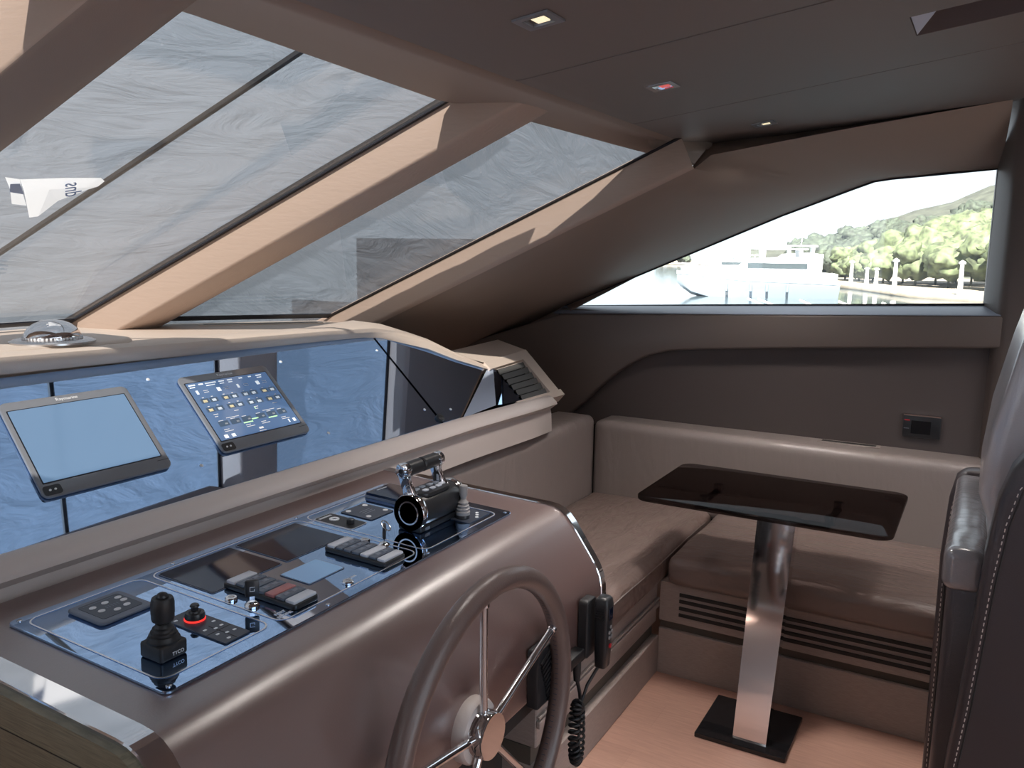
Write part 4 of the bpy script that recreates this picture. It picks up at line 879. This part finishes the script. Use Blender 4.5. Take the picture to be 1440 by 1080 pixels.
# ================================================================ BENCHES
bf = thing('forward_bench', 'leather bench seat in front of the dash, running across to the side wall', 'bench', (2.46, 1.15, 0))
def bo(a, b): return (a[0]-2.46, a[1]-1.15, a[2]), (b[0]-2.46, b[1]-1.15, b[2])
MB().cushion(*bo((1.77, 0.895, 0.325), (3.24, 1.425, 0.440)), r=0.035, crown=0.012, n_=30, wr=0.006, freq=5).build('seat_cushion', 'seat_leather', bf, smooth=60)
MB().tube([(x-2.46, 0.897-1.15, 0.412+0.002*math.sin(x*9)) for x in [1.80+0.07*k for k in range(20)]], 0.0028, 6).build('seat_piping', 'back_leather', bf)
MB().cushion(*bo((1.77, 1.41, 0.40), (3.225, 1.60, 0.772)), r=0.035, crown=0.0, n_=26, wr=0.003, freq=4, seed=4).build('backrest', 'back_leather', bf, smooth=60)
MB().box(*bo((1.77, 0.915, 0.185), (2.66, 1.42, 0.335)), 0.004, 1).build('base_upper', 'base_panel', bf, smooth=0)
MB().box(*bo((1.77, 0.93, 0.135), (2.66, 1.42, 0.185))).build('shadow_gap', 'gap', bf, smooth=0)
MB().box(*bo((1.77, 0.905, 0.0), (2.665, 1.42, 0.135)), 0.003, 1).build('plinth', 'base_panel', bf, smooth=0)
MB().box(*bo((1.77, 0.905, 0.268), (2.66, 0.916, 0.276)), 0.002, 1).box(*bo((1.77, 0.905, 0.242), (2.66, 0.916, 0.262)), 0.002, 1).build('moulding', 'base_panel', bf, smooth=0)

bs = thing('side_bench', 'leather bench seat under the side window behind the pedestal table', 'bench', (2.95, 0.2, 0))
def so(a, b): return (a[0]-2.95, a[1]-0.2, a[2]), (b[0]-2.95, b[1]-0.2, b[2])
MB().cushion(*so((2.625, -0.62, 0.335), (3.23, 0.878, 0.440)), r=0.035, crown=0.012, n_=30, wr=0.006, freq=5, seed=9).build('seat_cushion', 'seat_leather_stbd', bs, smooth=60)
MB().tube([(2.628-2.95, y-0.2, 0.385) for y in [-0.55+0.07*k for k in range(20)]], 0.0028, 6).build('seat_piping', 'back_leather', bs)
MB().cushion(*so((3.195, -0.62, 0.40), (3.40, 1.415, 0.752)), r=0.035, crown=0.0, n_=26, wr=0.003, freq=4, seed=2).build('backrest', 'back_leather', bs, smooth=60)
base = MB()
base.box(*so((2.66, -0.62, 0.195), (3.3, 0.905, 0.335)))
base.build('base_upper', 'base_panel', bs, smooth=0)
for z in (0.300, 0.277, 0.252, 0.228):
    MB().box(*so((2.655, -0.6, z-0.006), (2.663, 0.835, z+0.005))).build('vent_slot', 'dark', bs, smooth=0)
MB().box(*so((2.674, -0.62, 0.165), (3.3, 0.905, 0.195))).build('shadow_gap', 'gap', bs, smooth=0)
MB().box(*so((2.66, -0.62, 0.0), (3.3, 0.905, 0.165)), 0.002, 1).build('plinth', 'base_panel', bs, smooth=0)
tr_ = bpy.data.objects.new('flush_handle', None); COL.objects.link(tr_); tr_.parent = bs; tr_.location = (3.31-2.95, 0.42-0.2, 0.752)
MB().box((-0.024, -0.11, 0.0), (0.024, 0.11, 0.003), 0.001, 1).build('plate', 'base_panel', tr_, smooth=0)
MB().box((-0.013, -0.095, 0.003), (0.013, 0.095, 0.0036)).build('slot', 'dark', tr_, smooth=0)

# air conditioning control on the wall panel
ac = thing('wall_controller', 'small black control panel with chrome top edge on the fabric wall', 'controller', (3.344, 0.182, 0.842))
MB().box((-0.012, -0.062, -0.042), (0.0, 0.062, 0.038), 0.003, 2).build('housing', 'plastic', ac, smooth=40)
MB().box((-0.014, -0.062, 0.036), (0.0, 0.062, 0.0425), 0.001, 1).build('chrome_edge', 'chrome', ac, smooth=0)
MB().box((-0.0128, -0.030, -0.028), (-0.012, 0.034, 0.020)).build('screen', 'base_black', ac, smooth=0)
MB().box((-0.0128, 0.040, 0.018), (-0.012, 0.058, 0.022)).build('red_mark', 'red', ac, smooth=0)
MB().box((-0.0128, 0.040, -0.012), (-0.012, 0.058, -0.009)).build('grey_mark', 'bezel', ac, smooth=0)

# ================================================================ PEDESTAL TABLE
tb = thing('pedestal_table', 'smoked glass pedestal table on a leaning polished steel leg', 'table', (2.46, 0.54, 0))
MB().prism(rrect(2.395-2.46, 0.175-0.54, 2.895-2.46, 0.915-0.54, 0.045), XY, 0.688, 0.702, 0.003, 2).build('table_top', 'smoked', tb, smooth=40)
MB().box((2.335-2.46, 0.40-0.54, 0.0), (2.592-2.46, 0.668-0.54, 0.016), 0.002, 1).build('base_plate', 'base_black', tb, smooth=0)
lg = MB(); lg.loft([[(2.365-2.46, 0.462-0.54, 0.016), (2.415-2.46, 0.462-0.54, 0.016), (2.415-2.46, 0.560-0.54, 0.016), (2.365-2.46, 0.560-0.54, 0.016)], [(2.47-2.46, 0.440-0.54, 0.676), (2.53-2.46, 0.440-0.54, 0.676), (2.53-2.46, 0.550-0.54, 0.676), (2.47-2.46, 0.550-0.54, 0.676)]], close=True)
lg.build('leg', 'chrome', tb, smooth=0)
for y in (0.36, 0.74): MB().box((2.53-2.46, y-0.012-0.54, 0.664), (2.75-2.46, y+0.012-0.54, 0.672), 0.002, 1).build('bracket_arm', 'base_black', tb, smooth=0)
MB().box((2.49-2.46, 0.35-0.54, 0.664), (2.535-2.46, 0.75-0.54, 0.672), 0.002, 1).build('bracket_bar', 'base_black', tb, smooth=0)
for x, y in ((2.56, 0.74), (2.72, 0.74), (2.56, 0.36), (2.72, 0.36)):
    MB().lathe([(0.015, 0.660), (0.015, 0.688)], Matrix.Translation((x-2.46, y-0.54, 0)), 20).build('glass_stud', 'brushed', tb)

# ================================================================ HELM SEAT (near right edge)
ch = thing('helm_chair', 'high-backed brown leather helm chair with pale topped bolster', 'chair', (2.05, -0.15, 0))
cf = lambda u, v, w: (w-2.05, u+0.15, v)
NEAR = [(0.020, 0.0), (0.006, 0.30), (-0.001, 0.473), (-0.011, 0.595), (-0.022, 0.765), (-0.030, 0.911), (-0.043, 1.015), (-0.060, 1.075), (-0.085, 1.115), (-0.13, 1.140), (-0.22, 1.150), (-0.62, 1.15), (-0.70, 0.9), (-0.70, 0.0)]
MB().prism(NEAR, cf, 1.72, 1.80, 0.016, 4).build('side_panel', 'chair_leather', ch, smooth=45)
st = MB()
inner = [(0.020-0.032, 0.05), (-0.022, 0.481), (-0.034, 0.602), (-0.052, 0.86), (-0.064, 0.971), (-0.079, 1.04), (-0.11, 1.09), (-0.2, 1.118), (-0.6, 1.118)]
st.tube([(1.7195-2.05, y+0.15, z) for y, z in inner], 0.0016, 6); st.build('side_seam', 'dark', ch)
stt = MB()
def stitches(mb, pts, x, step=0.012, off_=0.006):
    for (ya, za), (yb, zb) in zip(pts[:-1], pts[1:]):
        L_ = math.hypot(yb-ya, zb-za); n_ = max(1, int(L_/step))
        for k in range(n_):
            f = k/n_; y = ya+(yb-ya)*f+off_; z = za+(zb-za)*f; dy = (yb-ya)/L_*step*0.55; dz = (zb-za)/L_*step*0.55
            mb.tube([(x-2.05, y+0.15, z), (x-2.05, y+dy+0.15, z+dz)], 0.0010, 5)
stitches(stt, inner, 1.7196); stt.build('stitching', 'ledge_vinyl', ch)
FAR = [(0.053, 0.0), (0.054, 0.142), (0.057, 0.432), (0.060, 0.671), (0.052, 0.828), (0.040, 0.885), (0.020, 0.905), (-0.05, 0.91), (-0.5, 0.95), (-0.65, 0.9), (-0.65, 0.0)]
MB().prism(FAR, cf, 2.42, 2.48, 0.012, 4).build('side_panel', 'chair_leather', ch, smooth=45)
inner2 = [(0.036, 0.02), (0.038, 0.142), (0.040, 0.432), (0.043, 0.671), (0.038, 0.80), (0.028, 0.87)]
s2 = MB(); s2.tube([(2.4195-2.05, y+0.15, z) for y, z in inner2], 0.0018, 6); s2.build('side_seam', 'dark', ch)
s3 = MB(); stitches(s3, inner2, 2.4194, 0.014); s3.build('stitching', 'ledge_vinyl', ch)
MB().box((1.80-2.05, -0.60+0.15, 0.08), (2.42-2.05, 0.028+0.15, 0.83), 0.02, 3).build('seat_body', 'chair_leather', ch, smooth=45)
MB().cushion((1.75-2.05, -0.036+0.15, 0.815), (2.41-2.05, 0.038+0.15, 0.900), r=0.022, crown=0.004, n_=24, wr=0.004, freq=22).build('bolster', 'pad_leather', ch, smooth=60)
BK = [(-0.034, 0.86), (-0.024, 0.935), (-0.006, 0.985), (-0.018, 1.117), (-0.048, 1.272), (-0.066, 1.345), (-0.11, 1.52), (-0.16, 1.60), (-0.24, 1.60), (-0.28, 1.5), (-0.25, 1.1), (-0.22, 0.84), (-0.02, 0.84)]
MB().prism([(y-0.004, z) for y, z in BK], cf, 1.86, 2.38, 0.03, 5).build('backrest', 'chair_back_sheen', ch, smooth=50)

# ================================================================ COVER, STRIP AND PAPER OUTSIDE THE WINDSCREEN
def cover(name, a, b, da, db, t0, t1, nrm, nu, nv, amp, label):
    t = bmesh.new(); grid = []
    for i in range(nu+1):
        row = []
        for j in range(nv+1):
            f = i/nu; s = t0+(t1-t0)*j/nv
            p = (a-da*s).lerp(b-db*s, f)
            h = noise.noise(Vector((p.x*2.2+p.y*0.9, p.y*1.6-p.x*1.1, 0.3)))*0.5+0.5
            h += abs(noise.noise(Vector((p.x*5+p.y*2.6, p.y*3.2-p.x*2.4, 2.3))))*0.6
            row.append(t.verts.new(p+nrm*(0.026+amp*h)))
        grid.append(row)
    for i in range(nu):
        for j in range(nv): t.faces.new((grid[i][j], grid[i+1][j], grid[i+1][j+1], grid[i][j+1]))
    mb = MB(); mb.merge(t); o = mb.build(name, 'cloth', smooth=0)
    for p in o.data.polygons: p.use_smooth = True
    return tag(o, label, 'cover')
cover('windscreen_cover', LB2+Vector((0,0,0)), M1B+Vector((0.15, 0.0, 0)), Vector((0.0,0.885,-0.434)).normalized(), DW, -0.2, 1.66, NC, 200, 110, 0.022, 'wrinkled grey mesh cloth covering the middle of the windscreen outside')
cover('windscreen_cover', M1B+Vector((0.0, 0.0, 0)), M2B+Vector((0.05, -0.03, 0)), DW, DW, -0.2, 1.62, NR, 60, 110, 0.006, 'wrinkled grey mesh cloth over the outer windscreen pane beside the side window')
# dark strip over the middle pane
sa = Vector((1.251, 2.821, 1.183)); sb_ = Vector((1.514, 1.376, 1.893)); dd = (sb_-sa).normalized(); su = dd.cross(NC).normalized()
sa = sa - NC*0.0 ; 
stp = MB(); stp.loft([[p+su*0.0065+NC*0.010, p-su*0.0065+NC*0.010, p-su*0.0065+NC*0.020, p+su*0.0065+NC*0.020] for p in (sa, sb_)], close=True)
tag(stp.build('wiper_strip', 'rubber', smooth=0), 'dark straight strip running up the middle windscreen pane under the cloth', 'strip')
# crumpled paper caught on the glass
pp = thing('paper_wrapper', 'crumpled white paper wrapper with blue print stuck on the windscreen', 'wrapper', (1.154, 1.995, 1.589))
def onp(x, y, n_=0.016): 
    x *= 0.86; y *= 0.86; z = M1B.z-0.4916*(y-M1B.y); return Vector((x, y, z))+NC*n_-Vector((1.154, 1.995, 1.589))
pm = MB()
pm.loft([[onp(1.385, 2.325), onp(1.50, 2.30), onp(1.600, 2.285), onp(1.622, 2.30)], [onp(1.43, 2.385, 0.018), onp(1.50, 2.375, 0.022), onp(1.585, 2.345, 0.018), onp(1.620, 2.33, 0.016)], [onp(1.520, 2.520, 0.016), onp(1.545, 2.515, 0.018), onp(1.55, 2.42, 0.016), onp(1.598, 2.352, 0.016)]])
pm.build('sheet', 'paper', pp, smooth=0)
pm = MB(); pm.loft([[onp(1.342, 2.32), onp(1.385, 2.325)], [onp(1.392, 2.385, 0.02), onp(1.425, 2.385, 0.022)], [onp(1.43, 2.45, 0.016), onp(1.475, 2.455, 0.016)]])
pm.build('folded_corner', 'paper', pp, smooth=0)
pm = MB(); pm.loft([[onp(1.368, 2.345, 0.013), onp(1.392, 2.34, 0.013)], [onp(1.388, 2.385, 0.013), onp(1.432, 2.392, 0.013)]])
pm.build('blue_patch', 'paper_blue', pp, smooth=0)
# print reads mirrored, as seen through the sheet
bx = Vector((0.42, 0.86, 0)); bx = (bx - NC*bx.dot(NC)).normalized(); by = NC.cross(bx)
Tm = Matrix(((bx.x, by.x, -NC.x, 0), (bx.y, by.y, -NC.y, 0), (bx.z, by.z, -NC.z, 0), (0, 0, 0, 1)))
tc_ = onp(1.535, 2.345, 0.008)
text('print', 'sup', 0.056, 'paper_blue', pp, Matrix.Translation(tc_) @ Tm)

# ================================================================ OUTSIDE: HARBOUR
WZ = -3.0
M['water'] = mat('harbour_water', (0.06, 0.085, 0.10), 0.08, bump=0.25, scale=0.8, stretch=(1, 2, 1))
M['hull_white'] = mat('white_gelcoat', (0.72, 0.74, 0.76), 0.3)
M['hull_grey'] = mat('grey_blue_gelcoat', (0.13, 0.16, 0.19), 0.3)
M['boat_glass'] = mat('boat_glass', (0.03, 0.04, 0.045), 0.1)
M['leaf_pale'] = mat('pale_foliage', (0.070, 0.090, 0.044), 0.8, bump=0.8, scale=1.1, var=0.75, detail=8)
M['leaf_dark'] = mat('dark_foliage', (0.030, 0.040, 0.028), 0.8, bump=0.8, scale=1.0, var=0.7, detail=8)
M['hill'] = mat('scrub_hill', (0.04, 0.045, 0.033), 0.9, bump=0.5, scale=0.3, var=0.5)
M['sand'] = mat('pale_gravel', (0.20, 0.175, 0.14), 0.9, bump=0.4, scale=0.6, var=0.2)
M['concrete'] = mat('white_concrete', (0.80, 0.79, 0.76), 0.8)
struct(MB().box((-500, -600, WZ-0.2), (900, 900, WZ)).build('water', 'water', smooth=0), 'calm harbour water', 'water')
def polar(az, dist, z=0.0): return Vector((math.cos(R(az))*dist, math.sin(R(az))*dist, z))
# gravel quay
qy = MB(); qy.prism([tuple(polar(a, d)[:2]) for a, d in ((-25, 92), (-8, 93), (0.5, 96), (4.5, 101), (7.5, 118), (9.5, 128), (11.5, 142), (12.5, 300), (-25, 300))], XY, WZ-0.1, WZ+0.55, 0.2, 2)
struct(qy.build('ground', 'sand', smooth=30), 'pale gravel quay beyond the water', 'quay')
# hill rising to the right
hl = MB(); t = bmesh.new(); G = []
for i in range(41):
    row = []; az = -24+i*(38/40)
    for j in range(20):
        d = 175+j*12
        s = min(1, max(0, (12.5-az)/12.5)); s = s if s < 1 else 1+min(0.6, (-az)*0.05)
        el = 0.004+0.078*s**1.15
        hgt = (el*255+4.4)*min(1, j/8.0)
        p = polar(az, d, WZ+0.5+hgt*(0.96+0.12*noise.noise(Vector((az*0.7, j*0.4, 0)))))
        row.append(t.verts.new(p))
    G.append(row)
for i in range(40):
    for j in range(19): t.faces.new((G[i][j], G[i+1][j], G[i+1][j+1], G[i][j+1]))
bmesh.ops.recalc_face_normals(t, faces=t.faces); hl.merge(t)
struct(hl.build('hill', 'hill', smooth=180), 'scrub covered hill behind the quay', 'hill')
def crown_mesh(mb, c, r, seed, flat=0.8):
    for k in range(6):
        rr = random.Random(seed*31+k); o = Vector((rr.uniform(-0.6, 0.6), rr.uniform(-0.6, 0.6), rr.uniform(-0.35, 0.45)))*r if k else Vector((0,0,0))
        t = bmesh.new(); bmesh.ops.create_icosphere(t, subdivisions=3, radius=r*(0.55 if k else 0.85))
        for v in t.verts:
            n_ = noise.noise(v.co*(2.2/r)+Vector((seed, k, 0)))*0.40 + noise.noise(v.co*(7/r)+Vector((seed, k, 5)))*0.40
            v.co *= 1+n_; v.co.z *= flat; v.co += c+o
        mb.merge(t)
def tree(az, d, r, z0, pale, label, i, grp):
    t = thing('tree', label, 'tree', tuple(polar(az, d, z0)), grp)
    mb = MB(); crown_mesh(mb, Vector((0, 0, r*1.05)), r, i); mb.build('crown', 'leaf_pale' if pale else 'leaf_dark', t, smooth=180)
    MB().tube([(0, 0, -0.4), (0.05, 0, r*0.5), (0, 0, r*0.9)], [0.16, 0.13, 0.1], 8).build('trunk', 'hill', t)
rt = random.Random(3)
i = 0
for az, d, r in ((-1.2, 112, 3.2), (0.3, 118, 3.6), (1.2, 128, 4.2), (2.4, 120, 3.3), (3.1, 132, 4.4), (4.2, 124, 3.2), (4.9, 136, 4.2), (6.0, 130, 2.9), (6.6, 140, 3.4), (7.4, 138, 2.6), (8.2, 146, 2.8), (2.0, 142, 5.4), (0.4, 140, 5.8)):
    i += 1; tree(az, d, r, WZ+0.4, True, 'pale green bushy tree behind the quay, low on the shore', i, 'pale trees along the quay')
for k in range(34):
    az = 11.0-k*0.36; d = 186+rt.uniform(0, 40)
    s = min(1, max(0, (12.5-az)/12.5)); el = 0.001+0.072*s**1.15
    i += 1; tree(az, d, 3.0+rt.uniform(-0.6, 1.2), WZ+0.5+(el*255+2.2)*min(1, (d-175)/96.0), False, 'dark green tree on the hillside behind the quay', i, 'dark trees on the hill')
for az, d, r in ((8.9, 160, 3.2), (9.7, 168, 3.0), (7.9, 165, 3.6), (6.9, 170, 4.0)):
    i += 1; tree(az, d, r, WZ+0.5, False, 'dark green tree at the foot of the hill', i, 'dark trees at the foot of the hill')
for az, d, r in ((19.6, 330, 3.0), (19.1, 325, 2.6), (18.6, 335, 3.2), (18.1, 330, 2.2)):
    i += 1; tree(az, d, r, WZ+0.2, False, 'distant tree across the water at the far end of the bay', i, 'distant trees across the bay')
struct(MB().prism([tuple(polar(a, dd)[:2]) for a, dd in ((25, 322), (17.5, 322), (14, 330), (14, 420), (25, 420))], XY, WZ, WZ+0.8, 0.2, 1).build('shore', 'sand', smooth=0), 'far shore across the bay', 'shore')
# lamp posts on the quay
def lamp(az, d, h, label):
    t = thing('quay_post', label, 'post', tuple(polar(az, d, WZ+0.5)), 'white posts on the quay')
    MB().lathe([(0.30, 0), (0.26, 0.3), (0.22, h*0.5), (0.18, h*0.92)], n_=12).build('shaft', 'concrete', t)
    MB().lathe([(0.18, h*0.91), (0.34, h*0.93), (0.34, h*0.97), (0.05, h*1.03), (0, h*1.03)], n_=12).build('cap', 'concrete', t)
lamp(5.35, 101, 3.6, 'white post standing in front of the pale trees, middle of the quay')
lamp(1.75, 99, 3.5, 'white post nearest the aft edge of the side window')
lamp(7.85, 122, 3.2, 'white post beside the stern of the moored yacht')
lamp(6.95, 118, 2.4, 'short white post in front of a dark bush')
lamp(6.40, 116, 2.4, 'short white post between the dark bush and the taller posts')
# white motor yacht, bow towards the left
def yacht(az, d, L_, heading, label, sc=(1, 1, 1), grp='moored motor yachts'):
    t = thing('motor_yacht', label, 'yacht', tuple(polar(az, d, WZ)), grp, (0, 0, R(heading)))
    t.scale = sc
    hb_ = MB(); rings = []
    for x, hw, zk, zd in ((0, 0.02, 1.4, 2.55), (0.6, 0.35, 0.9, 2.5), (1.8, 1.05, 0.2, 2.35), (4.5, 1.9, -0.4, 2.1), (9, 2.3, -0.5, 1.85), (15, 2.35, -0.5, 1.75), (20, 2.2, -0.5, 1.6)):
        rings.append([(x, -hw, zd), (x, -hw*0.97, zd-0.5), (x, -hw*0.7, zk+0.3), (x, 0, zk), (x, hw*0.7, zk+0.3), (x, hw*0.97, zd-0.5), (x, hw, zd)])
    hb_.loft(rings, close=True); hb_.build('hull', 'hull_grey', t, smooth=40)
    db = MB(); rings = []
    for x, hw, zd in ((-0.1, 0.05, 2.62), (1.8, 1.1, 2.5), (4.5, 1.95, 2.25), (9, 2.35, 2.0), (15, 2.4, 1.9), (20, 2.25, 1.75)):
        rings.append([(x, -hw, zd-0.3), (x, -hw, zd), (x, hw, zd), (x, hw, zd-0.3)])
    db.loft(rings, close=True); db.build('deck', 'hull_white', t, smooth=0)
    cb = MB(); rings = []
    for x, hw, z1 in ((5, 1.0, 2.3), (7.2, 1.5, 3.0), (9.5, 1.7, 4.0), (14, 1.7, 4.2), (17, 1.6, 4.0)):
        rings.append([(x, -hw, 1.9), (x+0.2, -hw*0.9, z1), (x+0.2, hw*0.9, z1), (x, hw, 1.9)])
    cb.loft(rings, close=True); cb.build('cabin', 'hull_white', t, smooth=30)
    MB().box((8.6, -1.73, 3.0), (16, 1.73, 3.55)).build('window_band', 'boat_glass', t, smooth=0)
    MB().box((10, -1.6, 4.9), (16, 1.6, 5.05)).box((10.6, -1.5, 4.1), (10.8, 1.5, 4.95)).box((15.2, -1.5, 4.0), (15.4, 1.5, 4.95)).build('hardtop', 'hull_white', t, smooth=0)
    MB().tube([(13, 0, 5.0), (13.3, 0, 7.0)], 0.09, 8).box((12.6, -0.4, 6.4), (13.8, 0.4, 6.6)).build('mast', 'hull_white', t, smooth=0)
    rl = MB(); rl.tube([(0.2, 0, 3.3), (2, -1.05, 3.2), (5, -1.9, 2.95), (10, -2.3, 2.7)], 0.03, 6)
    for x, y, z in ((2, -1.05, 2.4), (3.5, -1.5, 2.3), (5, -1.9, 2.1), (7.5, -2.15, 2.0), (10, -2.3, 1.9)): rl.tube([(x, y, z), (x, y, z+0.85)], 0.025, 6)
    rl.build('railing', 'hull_white', t)
    for x in (6, 9, 11, 13.5): MB().lathe([(0.05, 0.3), (0.17, 0.4), (0.17, 1.1), (0.05, 1.2)], Matrix.Translation((x, -2.42, 0.3)), 10).build('fender', 'hull_grey', t)
yacht(18.6, 91, 20, -67, 'grey hulled motor yacht with white deck moored bow to the left', (0.80, 1, 1))
yacht(15.0, 120, 22, -70, 'larger white motor yacht moored behind the grey hulled one', (0.66, 0.85, 1.12))
yacht(18.4, 150, 22, -78, 'distant white motor yacht behind the bow of the grey hulled one', (0.8, 0.85, 0.85))
# boarding gangways on the pontoon in front
pt = thing('pontoon', 'low dark pontoon with pale gangway rails in the water before the quay', 'pontoon', tuple(polar(8, 62, WZ)), None, (0, 0, R(-82)))
MB().box((-8, -1.2, -0.2), (9, 1.2, 0.55), 0.1, 1).build('float', 'hull_grey', pt, smooth=0)
for x in (-6.5, -5.8, -3.0, -0.5, 2.2, 4.8): MB().tube([(x, -0.6, 1.35), (x+2.0, 0.4, 0.5)], 0.07, 6).build('gangway_rail', 'concrete', pt)
